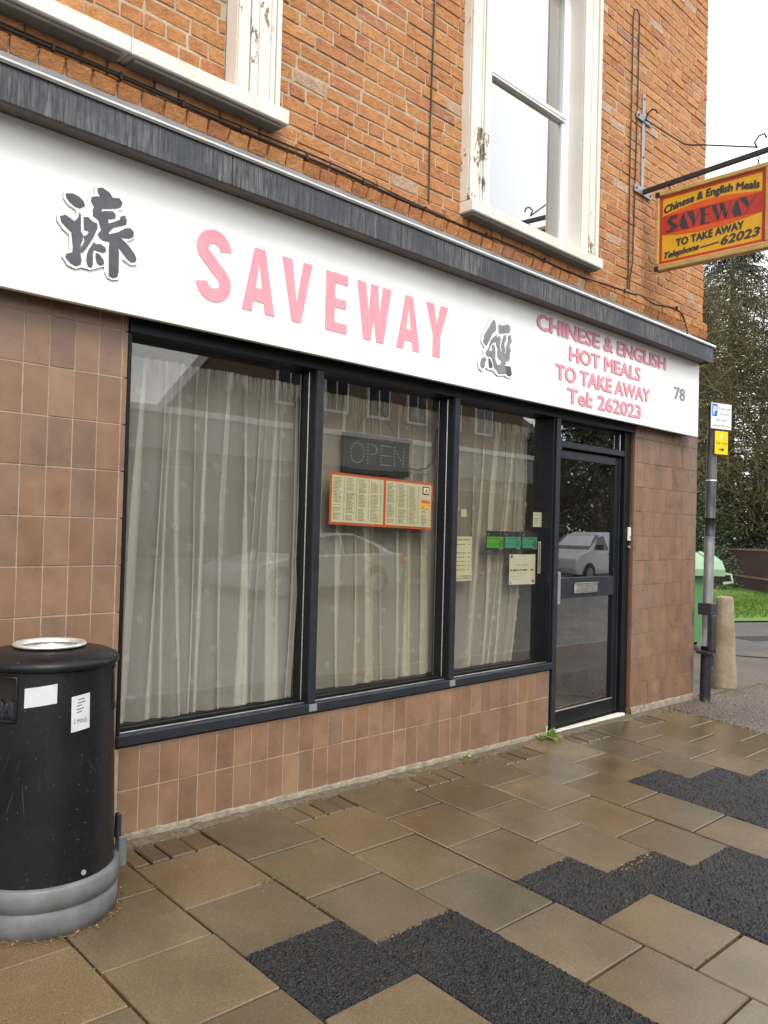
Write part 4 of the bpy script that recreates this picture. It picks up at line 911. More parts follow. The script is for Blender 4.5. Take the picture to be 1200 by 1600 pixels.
deco([[(0.0, 1.0), (0.25, 1.0), (0.42, 0.2), (0.33, 0.0)], [(0.33, 0.0), (0.36, 0.02), (0.56, 0.72), (0.52, 0.78)], [(0.38, 1.0), (0.62, 1.0), (0.80, 0.25), (0.70, 0.0)], [(0.96, 1.0), (1.0, 1.0), (0.73, 0.02), (0.70, 0.06)]], 0.51, 0.73)
deco([[(0.0, 0.0), (0.05, 0.0), (0.62, 0.9), (0.58, 0.95)], [(0.35, 0.28), (0.5, 0.0), (1.0, 0.0), (0.70, 1.0), (0.52, 0.65)]], 0.68, 0.84)
deco([[(0.0, 1.0), (0.40, 1.0), (0.60, 0.50), (0.45, 0.35)], [(0.94, 1.0), (1.0, 1.0), (0.38, 0.0), (0.32, 0.0)]], 0.81, 0.99)
sign_text('TO TAKE AWAY', fu0+0.115, fu1-0.13, 0.170, 0.228, 0.0, 0.018)
sign_text('Telephone', fu0+0.02, fu0+0.30, 0.092, 0.140, 0.0, 0.014, shear=0.35); sign_text('62023', fu1-0.295, fu1-0.012, 0.100, 0.165, 0.0, 0.010, shear=0.2)
flat('rule_line', 'ink', [(fu0+0.31, 0.112), (fu1-0.31, 0.122), (fu1-0.31, 0.131), (fu0+0.31, 0.121)], 0.0024)
for yy in (-0.245, -0.93):
    m = MB(); 
    for k in range(3): zc = 4.113+0.022*k+0.006; m.tube([(XB+(0.009 if k % 2 else 0)*math.cos(t), yy+(0 if k % 2 else 0.009)*math.cos(t), zc+0.014*math.sin(t)) for t in [i*math.pi/4 for i in range(9)]], 0.003, 5, False)
    m.build('chain', 'iron', hsn)

# ================================================================== cables, bell
def cable(label, pts, r=0.006, mat='cable', clips=()):
    m = MB(); m.tube(pts, r, 6)
    if clips:
        t = thing('wall_cable', pts[0], label, 'cable'); m.build('cable_run', mat, t, smooth=True)
        for p in clips: k = MB(); k.cbox(p[0]-0.006, p[0]+0.006, p[1]-0.012, p[1]+0.006, p[2]-0.016, p[2]+0.016, 0.002); k.build('cable_clip', mat, t)
    else: tag(m.build('wall_cable', mat, None, smooth=True), label, 'cable')
xs = frange(0.2, 3.70, 40)
cz = lambda x: 3.268+0.004*math.sin(x*5)-0.0007*x
cable('twin black cable clipped along the brick course above the cornice', [(x, -0.018, cz(x)) for x in xs], 0.0065, clips=[(x, -0.018, cz(x)) for x in (1.31, 1.60, 1.90, 2.22, 2.62, 3.02, 3.52)])
cable('thin cable running beside the twin cable above the cornice', [(x, -0.012, cz(x)+0.020+0.008*math.sin(x*3)) for x in xs], 0.0035)
cable('black cable continuing under the sash window sill to the corner', [(3.70, -0.016, 3.262), (3.95, -0.016, 3.262), (4.2, -0.014, 3.270), (4.6, -0.012, 3.272), (5.0, -0.012, 3.262), (5.3, -0.012, 3.266), (5.6, -0.012, 3.290), (5.9, -0.012, 3.300), (6.1, -0.012, 3.318), (6.35, -0.012, 3.298), (6.6, -0.012, 3.330), (6.74, -0.014, 3.345), (6.86, -0.016, 3.31), (6.90, -0.02, 3.25), (6.88, -0.05, 3.17), (6.82, -0.08, 3.10)], 0.006, clips=[(4.1, -0.016, 3.268), (4.75, -0.014, 3.268), (5.85, -0.014, 3.298), (6.74, -0.016, 3.345)])
cable('thin dark cable hanging straight down the brick left of the sash window', [(3.560+0.006*math.sin(z_*3), -0.010, z_) for z_ in frange(3.31, 6.6, 30)], 0.0050)
m_ = [(5.905, -0.012, 3.33)]+[(5.905+0.004*math.sin(z_*4), -0.012, z_) for z_ in frange(3.45, 5.50, 14)]+[(5.925, -0.012, 5.585), (5.965, -0.012, 5.60), (6.005, -0.012, 5.57)]+[(6.005-0.03*max(0, (4.9-z_))/1.3, -0.012, z_) for z_ in frange(5.45, 3.55, 14)]+[(5.935, -0.014, 3.42), (5.93, -0.014, 3.33)]
cable('long narrow loop of black cable on the brick beside the sign bracket', m_, 0.0055)
cable('short pale cable dropping from the sash window sill to the cornice', [(5.33, -0.012, 3.265), (5.40, -0.014, 3.255), (5.46, -0.014, 3.22), (5.47, -0.03, 3.17), (5.47, -0.05, 3.10)], 0.004, 'cable_grey')
db = thing('door_bell', (6.075, 0.0315, 1.32), 'small ivory bell push on the black post right of the door', 'bell')
box('bell_case', 'ivory', 6.050, 6.083, 0.012, 0.0315, 1.325, 1.435, db, 0.004); box('push_button', 'ink', 6.062, 6.071, 0.009, 0.0115, 1.345, 1.365, db, 0.001)
lk = thing('door_lock', (6.06, 0.0315, 1.26), 'round metal lock below the ivory bell push', 'lock')
m = MB(); m.tube([(6.064, 0.020, 1.272), (6.064, 0.0315, 1.272)], 0.020, 12); m.build('lock_rose', 'iron', lk); m = MB(); m.tube([(6.064, 0.010, 1.276), (6.064, 0.0195, 1.276)], 0.010, 10); m.build('lock_cylinder', 'steel', lk)

# ================================================================== net curtains
def curtain(label, x0, x1, yc, nf, seed, tail=0.0, ztop=2.125, fab='net_warm'):
    r_ = random.Random(seed)
    t = thing('net_curtain', ((x0+x1)/2, yc, 0.45), label, 'curtain', 'net curtains in the shop window')
    # fold widths vary
    ph = []; acc = 0.0; NU = nf*50; knots = [0.0]
    for _ in range(nf): knots.append(knots[-1]+r_.choice([0.4, 0.6, 0.9, 1.2, 1.6, 2.2]))
    tot = knots[-1]; knots = [k/tot for k in knots]; amp = [r_.uniform(0.3, 1.3) for _ in range(nf)]; tuck = [r_.choice([0.25, 0.4, 0.5, 0.65, 0.8]) for _ in range(nf)]
    sw_ = r_.uniform(-0.05, 0.05); lean = [r_.gauss(0, 0.055)+sw_ for _ in range(nf+1)]
    def P(u, z_):
        i = 0
        while i < nf-1 and u > knots[i+1]: i += 1
        f = min(1.0, max(0.0, (u-knots[i])/(knots[i+1]-knots[i])))
        w_ = (knots[i+1]-knots[i])*(x1-x0)
        s = (ztop-z_)/(ztop-0.47); grow_ = 0.45+0.55*min(1, s*2.5)
        tk = min(0.62, tuck[i]*(0.7+0.5*math.sin(1.7*s+i*2.1)))*grow_
        if f < 0.58: g = f/0.58; dy = -0.030*amp[i]*math.sin(math.pi*g)
        elif f < 0.76: h_ = (f-0.58)/0.18; g = 1-tk*h_; dy = -0.016*math.sin(math.pi*h_*0.5)-0.004
        else: h_ = (f-0.76)/0.24; g = 1-tk*(1-h_); dy = -0.020*(1-h_)-0.012*math.sin(math.pi*h_)
        x = x0+(knots[i]+g*(knots[i+1]-knots[i]))*(x1-x0)+lean[i]*(1-g)*s+lean[i+1]*g*s-tail*u*s**1.5
        y = yc+dy*(0.6+0.6*s)+0.010*math.sin(5*s+u*22)
        if z_ > ztop-0.045: y += 0.010*math.sin(u*nf*16); x += 0.004*math.sin(u*nf*17)
        return Vector((x, y, z_))
    zsn = [ztop, ztop-0.015, ztop-0.03, ztop-0.05]+frange(ztop-0.12, 0.475, 22)
    m = MB(); NZ = len(zsn)
    for i in range(NU+1):
        for z_ in zsn: m.v.append(tuple(P(i/NU, z_)))
    for i in range(NU):
        for j in range(NZ-1): a = i*NZ+j; m.f.append((a, a+1, a+NZ+1, a+NZ)); m.c.append(None)
    m.build('fabric', fab, t, smooth=True)
    m = MB(); nb_ = nf*9                                        # gathered heading: many small tucks
    for i in range(nb_):
        u = (i+0.5)/nb_; q = P(u, ztop-0.03); w_ = 0.35*(x1-x0)/nb_
        m.add([(q.x-w_, q.y-0.008, ztop+0.004), (q.x+w_, q.y-0.012, ztop+0.002), (q.x+w_*0.5, q.y-0.010, ztop-0.055-r_.uniform(0, 0.06)), (q.x-w_*0.4, q.y-0.008, ztop-0.055)], [(0, 1, 2, 3)])
    m.build('heading_tape', fab, t)
    # embroidered swirls
    m = MB(); rowi = 0; z_ = ztop-0.12
    while z_ > 0.5:
        u = 0.03+(0.09 if rowi % 2 else 0)+r_.uniform(0, 0.05)
        while u < 0.99:
            pts = []; q = P(u, z_+r_.uniform(-0.04, 0.04))
            for k in range(26):
                th = k*0.62; rr = 0.0025+0.0011*k*0.62
                pts.append((q.x+rr*math.cos(th), q.y-0.006, q.z+rr*math.sin(th)))
            m.tube(pts, 0.0006, 3, False); u += 0.20+r_.uniform(-0.04, 0.05)
        z_ -= 0.155; rowi += 1
    m.build('swirl_embroidery', 'net_thread', t)['kind'] = 'stuff'
curtain('sheer net curtain with swirls in the widest shop window left of the mullions', 1.74, 2.80, 0.15, 17, 3, fab='net_reflect_white')
curtain('sheer net curtain behind the menu and open sign in the middle window', 2.88, 3.93, 0.20, 11, 9, 0.02)
curtain('sheer net curtain drawn short of the edge in the window beside the door', 3.98, 4.86, 0.19, 9, 21, 0.20)

# ================================================================== things stuck in the window
PY = 0.096
def WP(u, v, d): return (u, PY-d, v)
def sheet_poly(name, mat, poly, parent, d=0.0, th=0.001):
    m = MB(); m.prism(poly, lambda u, v, dd: (u, PY-d-dd, v), th, 0.0); return m.build(name, mat, parent, recalc=True)
def lines(parent, x0, x1, z0, z1, n, mat, d, seed, hgt=0.4, cols=1, name='print'):
    r_ = random.Random(seed); m = MB(); cw = (x1-x0)/cols
    for c in range(cols):
        for i in range(n):
            if r_.random() < 0.07: continue
            z_ = z1-(z1-z0)*(i+0.5)/n; hh = (z1-z0)/n*hgt/2; a = x0+c*cw; b = a+cw*0.94
            u = a
            e = a+(b-a)*r_.uniform(0.5, 0.78)
            while u < e:
                w_ = r_.uniform(0.03, 0.12)*cw*1.5; m.add([(u, PY-d, z_-hh), (min(u+w_, e), PY-d, z_-hh), (min(u+w_, e), PY-d, z_+hh), (u, PY-d, z_+hh)], [(0, 1, 2, 3)]); u += w_+0.012*cw*3
            m.add([(b-cw*0.09, PY-d, z_-hh), (b, PY-d, z_-hh), (b, PY-d, z_+hh), (b-cw*0.09, PY-d, z_+hh)], [(0, 1, 2, 3)])
    return m.build(name, mat, parent)
mn = thing('menu_poster', (3.35, PY, 1.38), 'orange bordered two-page takeaway menu stuck inside the middle window', 'menu')
def mq(u, v):                                                    # tilted a little
    return (2.935+u*0.838, 1.392+v*0.287-0.018*u)
sheet_poly('menu_border', 'menu_orange', [mq(0, 0), mq(1, 0), mq(1, 1), mq(0, 1)], mn)
for k, (a, b) in enumerate(((0.018, 0.49), (0.515, 0.982))):
    sheet_poly('menu_page', 'paper_cream', [mq(a, 0.05), mq(b, 0.05), mq(b, 0.95), mq(a, 0.95)], mn, 0.0015)
    nc = 4; 
    for c in range(nc):
        ua = a+0.012+(b-a-0.02)*c/nc; ub = a+0.012+(b-a-0.02)*(c+0.93)/nc
        if k == 1 and c == 3: continue
        p0, p1 = mq(ua, 0.09), mq(ub, 0.92); lines(mn, p0[0], p1[0], p0[1], p1[1], 30, 'ink_soft', 0.003, 40+k*7+c, 0.42)
    if k == 1:
        ua, ub = b-0.105, b-0.012
        sheet_poly('menu_logo', 'ink', [mq(ua+0.01, 0.74), mq(ub-0.01, 0.74), mq(ub-0.01, 0.91), mq(ua+0.01, 0.91)], mn, 0.0030); sheet_poly('menu_logo', 'paper_cream', [mq(ua+0.02, 0.765), mq(ub-0.02, 0.765), mq(ub-0.02, 0.885), mq(ua+0.02, 0.885)], mn, 0.0042)
        sheet_poly('menu_logo', 'menu_orange', [mq(ua+0.03, 0.79), mq(ub-0.03, 0.79), mq(ub-0.04, 0.86), mq(ua+0.045, 0.86)], mn, 0.0055)
        sheet_poly('menu_picture', 'food_yellow', [mq(ua, 0.43), mq(ub, 0.43), mq(ub, 0.54), mq(ua, 0.54)], mn, 0.0030); sheet_poly('menu_picture', 'menu_orange', [mq(ua, 0.56), mq(ub, 0.56), mq(ub, 0.62), mq(ua, 0.62)], mn, 0.0030)
        p0, p1 = mq(ua, 0.08), mq(ub, 0.40); lines(mn, p0[0], p1[0], p0[1], p1[1], 11, 'ink_soft', 0.003, 77, 0.4)
op = thing('open_sign', (3.33, 0.14, 1.69), 'unlit black OPEN sign with small bulbs hanging in the middle window', 'sign')
box('sign_box', 'led_box', 3.068, 3.600, 0.135, 0.165, 1.688, 1.893, op, 0.004); box('top_lip', 'black_gap', 3.072, 3.615, 0.125, 0.168, 1.893, 1.915, op, 0.003); box('lower_panel', 'black_gap', 3.075, 3.595, 0.1325, 0.1345, 1.690, 1.745, op, 0.0005)
m = MB()
def dot(u, v, r_=0.0036): m.add([(u+r_*math.cos(k*math.pi/3), 0.131, v+r_*math.sin(k*math.pi/3)) for k in range(6)], [tuple(range(6))])
for i in range(20): t = 2*math.pi*i/20; dot(3.166+0.052*math.cos(t), 1.803+0.056*math.sin(t))
for i in range(7): dot(3.248, 1.747+0.112*i/6)
for i in range(9): t = R(90-180*i/8); dot(3.272+0.050*math.cos(t), 1.831+0.029*math.sin(t))
for i in range(7): dot(3.355, 1.747+0.112*i/6)
for i in range(1, 6):
    for v in (1.747, 1.803, 1.859): dot(3.355+0.015*i, v)
for i in range(7): dot(3.466, 1.747+0.112*i/6); dot(3.545, 1.747+0.112*i/6)
for i in range(1, 6): dot(3.466+0.079*i/6, 1.859-0.112*i/6)
for i in range(14): dot(3.222+0.0258*i, 1.884, 0.003)
for i in range(15): dot(3.112+0.0240*i, 1.716, 0.003)
m.build('bulbs', 'led_dot', op)
m = MB(); m.tube([(3.17, 0.15, 1.915), (3.29, 0.17, 2.10)], 0.0015, 4); m.tube([(3.50, 0.15, 1.915), (3.36, 0.17, 2.10)], 0.0015, 4); m.build('hanging_wire', 'cable', op)
m = MB(); m.tube([(3.60, 0.15, 1.75), (3.68, 0.15, 1.738), (3.76, 0.15, 1.752), (3.82, 0.15, 1.79), (3.845, 0.15, 1.86), (3.86, 0.15, 2.0), (3.93, 0.16, 2.12), (4.02, 0.16, 2.15)], 0.004, 6); m.build('power_lead', 'cable', op)
hr = thing('opening_hours_notice', (4.09, PY, 1.05), 'cream opening hours paper reading CLOSED beside the middle mullion', 'notice')
sheet_poly('paper', 'paper_cream', [(3.965, 1.05), (4.180, 1.052), (4.170, 1.10), (4.163, 1.20), (4.166, 1.337), (3.962, 1.336)], hr)
for s, a, b, z0, z1 in (('OPENING HOURS', 3.972, 4.150, 1.311, 1.323), ('CLOSED', 3.985, 4.170, 1.062, 1.088)): m = MB(); put_text(m, text_fit(s, a, b, z0, z1, offset=0.0), lambda u, v, d: WP(u, v, 0.0025)); m.build('lettering', 'ink_soft', hr)
lines(hr, 3.975, 4.155, 1.11, 1.30, 7, 'ink_soft', 0.0025, 5, 0.18)
nb = thing('printed_notice', (4.73, PY, 1.01), 'square cream notice with a badge in the corner beside the door post', 'notice')
sheet_poly('paper', 'paper_white', [(4.576, 1.012), (4.881, 1.008), (4.879, 1.219), (4.575, 1.220)], nb)
m = MB(); put_text(m, text_fit('STAY ALERT', 4.66, 4.79, 1.142, 1.150, offset=0.0), lambda u, v, d: WP(u, v, 0.0025)); m.build('lettering', 'ink_soft', nb)
lines(nb, 4.59, 4.87, 1.104, 1.118, 1, 'ink_soft', 0.0025, 8, 0.8); lines(nb, 4.60, 4.86, 1.04, 1.095, 3, 'ink_soft', 0.0025, 11, 0.06)
m = MB()
for u, v, r_ in ((4.600, 1.205, 0.012), (4.855, 1.030, 0.012), (4.592, 1.026, 0.007)): m.add([WP(u+r_*math.cos(k*math.pi/4), v+r_*math.sin(k*math.pi/4), 0.0025) for k in range(8)], [tuple(range(8))])
m.build('badge', 'ink_soft', nb)
for k, (a, b, mt, lb) in enumerate(((4.316, 4.506, 'sticker_green', 'bright green hygiene rating sticker, leftmost of three in a row'), (4.512, 4.704, 'sticker_teal', 'teal hygiene rating sticker, middle of three in a row'), (4.710, 4.900, 'sticker_teal', 'teal hygiene rating sticker nearest the door post'))):
    t = thing('rating_sticker', ((a+b)/2, PY, 1.25), lb, 'sticker', 'hygiene rating stickers in the window')
    sheet_poly('sticker_back', 'sticker_black', [(a, 1.250), (b, 1.250), (b, 1.377), (a, 1.377)], t)
    sheet_poly('sticker_face', mt, [(a+0.006, 1.264), (b-0.006, 1.264), (b-0.006, 1.340), (a+0.006, 1.340)], t, 0.0014)
    sheet_poly('sticker_tab', mt, [(b-0.055, 1.256), (b-0.006, 1.256), (b-0.006, 1.2635), (b-0.055, 1.2635)], t, 0.0014)
    m = MB(); put_text(m, text_fit('FOOD HYGIENE RATING', a+0.012, b-0.012, 1.322, 1.331, offset=0.0), lambda u, v, d: WP(u, v, 0.003)); put_text(m, text_fit('0 1 2 3 4', a+0.016, b-0.055, 1.280, 1.298), lambda u, v, d: WP(u, v, 0.003)); m.build('lettering', 'ink', t)
    m = MB(); m.add([WP(b-0.032+0.019*math.cos(q*math.pi/8), 1.292+0.024*math.sin(q*math.pi/8), 0.003) for q in range(16)], [tuple(range(16))]); m.build('rating_ring', 'ink', t)
    m = MB(); put_text(m, text_fit('5', b-0.041, b-0.023, 1.277, 1.307, offset=0.01), lambda u, v, d: WP(u, v, 0.004)); m.build('rating_number', mt, t)
    m = MB(); put_text(m, text_fit('§~', a+0.010, a+0.04, 1.352, 1.364), lambda u, v, d: WP(u, v, 0.003)); m.build('crest', 'sticker_white', t)
t = thing('small_notice', (4.92, PY, 1.41), 'small cream notice high in the window beside the door post', 'notice')
sheet_poly('paper', 'paper_white', [(4.842, 1.414), (4.945, 1.414), (4.945, 1.518), (4.842, 1.518)], t); lines(t, 4.855, 4.94, 1.43, 1.505, 6, 'ink_soft', 0.0025, 15, 0.2)
t = thing('small_label', (4.08, PY, 1.46), 'tiny square of cream paper above the opening hours notice', 'notice'); sheet_poly('paper', 'paper_cream', [(4.053, 1.464), (4.105, 1.465), (4.104, 1.512), (4.054, 1.510)], t); lines(t, 4.06, 4.10, 1.475, 1.50, 3, 'ink_soft', 0.0025, 16, 0.2)
t = thing('strip_label', (4.935, PY, 1.08), 'narrow upright white sticker strip beside the door post', 'sticker'); sheet_poly('paper', 'paper_white', [(4.912, 1.083), (4.945, 1.083), (4.945, 1.310), (4.912, 1.310)], t)
m = MB()
for i in range(24): z_ = 1.092+0.0088*i; m.add([WP(4.917, z_, 0.0025), WP(4.917+rng.uniform(0.010, 0.024), z_, 0.0025), WP(4.94, z_+0.005, 0.0025), WP(4.917, z_+0.005, 0.0025)], [(0, 1, 2, 3)])
m.build('print', 'ink', t)

# ================================================================== litter bin
BC = Vector((1.262, -0.300, 0.0)); bz = gz(BC.x, BC.y)
lb_ = thing('litter_bin', (BC.x, BC.y, bz), 'black round litter bin with grey base ring and steel ashtray top', 'bin')
rb, rtp = 0.248, 0.226
def rad(z_): return rb+(rtp-rb)*(z_-0.15)/(0.87-0.15)
view = math.atan2(CAM.y-BC.y, CAM.x-BC.x)                       # angle facing the photographer
def bp(a, z_, r_): return (BC.x+r_*math.cos(a), BC.y+r_*math.sin(a), bz+z_)
AP = [(view-R(66), R(40)), (view-R(66)+math.pi, R(40))]; AZ0, AZ1 = 0.705, 0.852
def in_ap(a, z_):
    if not AZ0 < z_ < AZ1: return False
    for c, h in AP:
        d = (a-c+math.pi) % (2*math.pi)-math.pi
        if abs(d) < h: return True
    return False
m = MB(); NA = 180; zsn = [0.135, 0.16, 0.25, 0.35, 0.45, 0.55, 0.65, AZ0, 0.78, AZ1, 0.89]
for i in range(NA):
    for z_ in zsn: m.v.append(bp(2*math.pi*i/NA, z_, rad(z_)))
nz = len(zsn)
for i in range(NA):
    for j in range(nz-1):
        if in_ap(2*math.pi*(i+0.5)/NA, (zsn[j]+zsn[j+1])/2): continue
        a = i*nz+j; b = ((i+1) % NA)*nz+j; m.f.append((a, b, b+1, a+1)); m.c.append(None)
body = m.build('bin_body', 'bin_black', lb_, smooth=True)
for c, h in AP:                                                 # rounded lip round each aperture and dark throat
    m = MB(); pts = []
    for k in range(13): pts.append(bp(c-h+2*h*k/12, AZ0, rad(AZ0)+0.001))
    for k in range(1, 6): z_ = AZ0+(AZ1-AZ0)*k/6; pts.append(bp(c+h, z_, rad(z_)+0.001))
    for k in range(13): pts.append(bp(c+h-2*h*k/12, AZ1, rad(AZ1)+0.001))
    for k in range(1, 6): z_ = AZ1-(AZ1-AZ0)*k/6; pts.append(bp(c-h, z_, rad(z_)+0.001))
    pts.append(pts[0]); m.tube(pts, 0.006, 6, False); m.build('aperture_lip', 'bin_black', lb_, smooth=True)
m = MB(); m.lathe([(0.205, 0.20), (0.205, 0.86)], (BC.x, BC.y, bz), 40); m.build('liner', 'bin_inside', lb_, smooth=True)
m = MB()
for i in range(41):
    a = AP[0][0]-R(38)+R(76)*i/40
    for z_, q in ((0.70, 0.214), (0.735+0.004*math.sin(i*2.1), 0.216+0.003*math.sin(i*1.7)), (0.765+0.006*math.sin(i*0.9), 0.211)): m.v.append(bp(a, z_, q))
for i in range(40):
    for j in range(2): a = i*3+j; m.f.append((a, a+3, a+4, a+1)); m.c.append(None)
m.build('bin_bag', 'bag', lb_, smooth=True)
m = MB(); m.lathe([(0.20, 0.868), (0.232, 0.868), (0.243, 0.876), (0.244, 0.890), (0.236, 0.902), (0.205, 0.916), (0.15, 0.926), (0.11, 0.930), (0.10, 0.930)], (BC.x, BC.y, bz), 90); m.build('lid', 'bin_black', lb_, smooth=True)
m = MB(); m.lathe([(0.098, 0.928), (0.126, 0.934), (0.128, 0.940), (0.122, 0.945), (0.112, 0.944), (0.106, 0.932), (0.100, 0.902), (0.02, 0.898), (0.0, 0.898)], (BC.x, BC.y, bz), 72); at = m.build('ashtray', 'steel', lb_, smooth=True)
m = MB()
for k in range(6): a = k*1.05+0.4; pebble(m, BC.x+0.06*math.cos(a), BC.y+0.06*math.sin(a), bz+0.899, 0.007, None)
m.build('cigarette_ends', 'ink', at)
m = MB(); m.lathe([(0.20, -0.03), (0.262, -0.03), (0.264, 0.02), (0.263, 0.062), (0.258, 0.067), (0.258, 0.072), (0.265, 0.078), (0.267, 0.100), (0.267, 0.140), (0.258, 0.149), (0.24, 0.149)], (BC.x, BC.y, bz), 90); m.build('base_ring', 'bin_grey', lb_, smooth=True)
a = view+R(96); m = MB(); c_ = bp(a, 0.14, 0.275); m.cbox(c_[0]-0.016, c_[0]+0.016, c_[1]-0.02, c_[1]+0.02, bz+0.085, bz+0.20, 0.004); m.build('latch', 'bin_grey', lb_)
c_ = bp(a, 0.25, 0.262); m = MB(); m.cbox(c_[0]-0.009, c_[0]+0.009, c_[1]-0.014, c_[1]+0.014, bz+0.19, bz+0.285, 0.004); m.build('latch_lever', 'black_paint', lb_)
a = view+R(32); c_ = bp(a, 0.175, rad(0.17)+0.002); m = MB(); m.tube([bp(a, 0.172, rad(0.17)), bp(a, 0.172, rad(0.17)+0.005)], 0.009, 8); m.build('rivet', 'steel', lb_)
def wrap(name, mat, a0, a1, z0, z1, tilt, d, parent, poly=None, n=10):
    m = MB()
    for i in range(n+1):
        a = a0+(a1-a0)*i/n
        for z_ in (z0, z1): zz = z_+tilt*i/n; m.v.append(bp(a, zz, rad(zz)+d))
    for i in range(n): m.f.append((2*i, 2*i+2, 2*i+3, 2*i+1)); m.c.append(None)
    return m.build(name, mat, parent)
# stickers, seen left (rect, blank) and right (printed, upright)
s1 = wrap('sticker', 'sticker_white', view-R(19), view+R(7), 0.752, 0.818, 0.014, 0.0015, body); s1['label'] = 'blank white sticker on the bin'
s2 = wrap('sticker', 'sticker_white', view+R(19), view+R(36), 0.660, 0.782, 0.008, 0.0015, body); s2['label'] = 'white printed sticker on the bin'
def wtext(s, a0, a1, z0, z1, parent):
    m = MB(); vs_, f_ = text_fit(s, a0, a1, z0, z1, offset=-0.005); m.add([bp(u, v, rad(v)+0.0026) for u, v, _ in vs_], f_); m.build('print', 'ink_soft', parent)
wtext('2 MINS', view+R(21), view+R(33), 0.690, 0.706, s2)
for k in range(5): wrap('print', 'ink_soft', view+R(22+rng.uniform(0, 3)), view+R(27+rng.uniform(0, 5)), 0.725+0.011*k, 0.728+0.011*k, 0.004, 0.0026, s2)
# scratches on the body
m = MB()
for _ in range(14):
    a = view+R(rng.uniform(-60, 75)); z_ = rng.uniform(0.17, 0.55); L = rng.uniform(0.02, 0.11); sl_ = rng.choice([-1, 1])*rng.uniform(0.2, 1.2); wd = rng.uniform(0.0003, 0.0009)
    pts = [(a+L*sl_*0.9*t/0.24*0.5, z_+L*t) for t in (0, 0.33, 0.66, 1)]
    k0 = len(m.v)
    for i, (aa, zz) in enumerate(pts):
        ww = wd*(0.3 if i in (0, 3) else 1)
        m.v.append(bp(aa-ww/0.24, zz, rad(zz)+0.0008)); m.v.append(bp(aa+ww/0.24, zz, rad(zz)+0.0008))
    for i in range(3): m.f.append((k0+2*i, k0+2*i+1, k0+2*i+3, k0+2*i+2)); m.c.append(None)
m.build('scratches', 'scratch', body)['kind'] = 'stuff'

# ================================================================== parking sign post
PX, PY2 = 7.225, -0.115; pz = gz(PX, PY2)-0.02
sp = thing('parking_signpost', (PX, PY2, pz), 'grey steel post with white parking plate and yellow arrow plate', 'signpost')
lean_ = lambda z_: (PX-0.004*z_, PY2-0.012*z_)
def pol(z0, z1, r_, name, mat, n=6):
    m = MB(); m.tube([(*lean_(z_), pz+z_) for z_ in frange(z0, z1, n)], r_, 20); return m.build(name, mat, sp, smooth=True)
pol(0.0, 0.52, 0.047, 'post_base', 'grey_frame'); pol(0.521, 1.62, 0.043, 'post', 'galvanised'); pol(1.621, 2.66, 0.043, 'post', 'post_paint'); pol(1.50, 1.66, 0.0435, 'paint_edge', 'black_paint', 2)
pol(1.99, 2.01, 0.0455, 'band_clip', 'steel', 1)
ad = Vector((math.cos(R(-17)), math.sin(R(-17)), 0)); an = Vector((ad.y, -ad.x, 0))
if an.dot(CAM-Vector((PX, PY2, 1.4))) < 0: an = -an
def plate(name, mat, c, w_, h, edge, lab):
    m = MB(); P0 = Vector((*lean_(c), 0))+an*0.058+ad*edge
    def fn(u, v, d): q = P0+ad*u+an*d; return (q.x, q.y, pz+c+v)
    m.prism([(-w_/2, -h/2), (w_/2, -h/2), (w_/2, h/2), (-w_/2, h/2)], fn, 0.003, 0.0); o = m.build(name, mat, sp, recalc=True); o['label'] = lab
    return fn, o
fn, o = plate('parking_plate', 'sign_white', 2.565, 0.265, 0.235, 0.035, 'white and blue parking restriction plate')
m = MB(); 
for q in ring(-0.1325, 0.1325, -0.1175, 0.1175, 0.005): m.add([fn(u, v, 0.0038) for u, v in q], [(0, 1, 2, 3)])
m.build('plate_border', 'ink_soft', o)
m = MB(); m.add([fn(u, v, 0.004) for u, v in ((-0.118, -0.005), (-0.052, -0.005), (-0.052, 0.105), (-0.118, 0.105))], [(0, 1, 2, 3)]); m.build('parking_panel', 'sign_blue', o)
m = MB(); put_text(m, text_fit('P', -0.104, -0.066, 0.012, 0.088, offset=0.02), lambda u, v, d: fn(u, v, 0.005)); m.build('lettering', 'sign_white', o)
for s, a, b, z0, z1 in (('8 am-6 pm', -0.035, 0.118, 0.058, 0.083), ('30 mins', -0.015, 0.098, 0.010, 0.034), ('No return', -0.06, 0.075, -0.045, -0.020), ('within 40 mins', -0.105, 0.112, -0.095, -0.070)):
    m = MB(); put_text(m, text_fit(s, a, b, z0, z1), lambda u, v, d: fn(u, v, 0.004)); m.build('lettering', 'ink', o)
fn, o = plate('arrow_plate', 'sign_yellow', 2.330, 0.165, 0.205, 0.045, 'yellow plate with a black arrow')
m = MB(); put_text(m, text_fit('8 am - 6 pm', -0.070, 0.070, -0.014, 0.012), lambda u, v, d: fn(u, v, 0.004)); m.add([fn(u, v, 0.004) for u, v in ((-0.03, -0.066), (0.008, -0.066), (0.008, -0.080), (0.036, -0.060), (0.008, -0.040), (0.008, -0.054), (-0.03, -0.054))], [tuple(range(7))]); m.build('lettering', 'ink', o)
m = MB(); m.add([fn(0.013*math.cos(k*math.pi/6), 0.055+0.019*math.sin(k*math.pi/6), 0.004) for k in range(12)], [tuple(range(12))]); m.build('roundel', 'sign_white', o)
c_ = lean_(0.74); m = MB(); m.cbox(c_[0]-0.062, c_[0]+0.066, c_[1]-0.062, c_[1]+0.062, pz+0.80, pz+0.905, 0.006); m.build('clamp', 'black_paint', sp)
m = MB(); m.cbox(c_[0]-0.060, c_[0]+0.030, c_[1]-0.072, c_[1]-0.03, pz+0.486, pz+0.799, 0.005); m.build('bracket_arm', 'black_paint', sp)
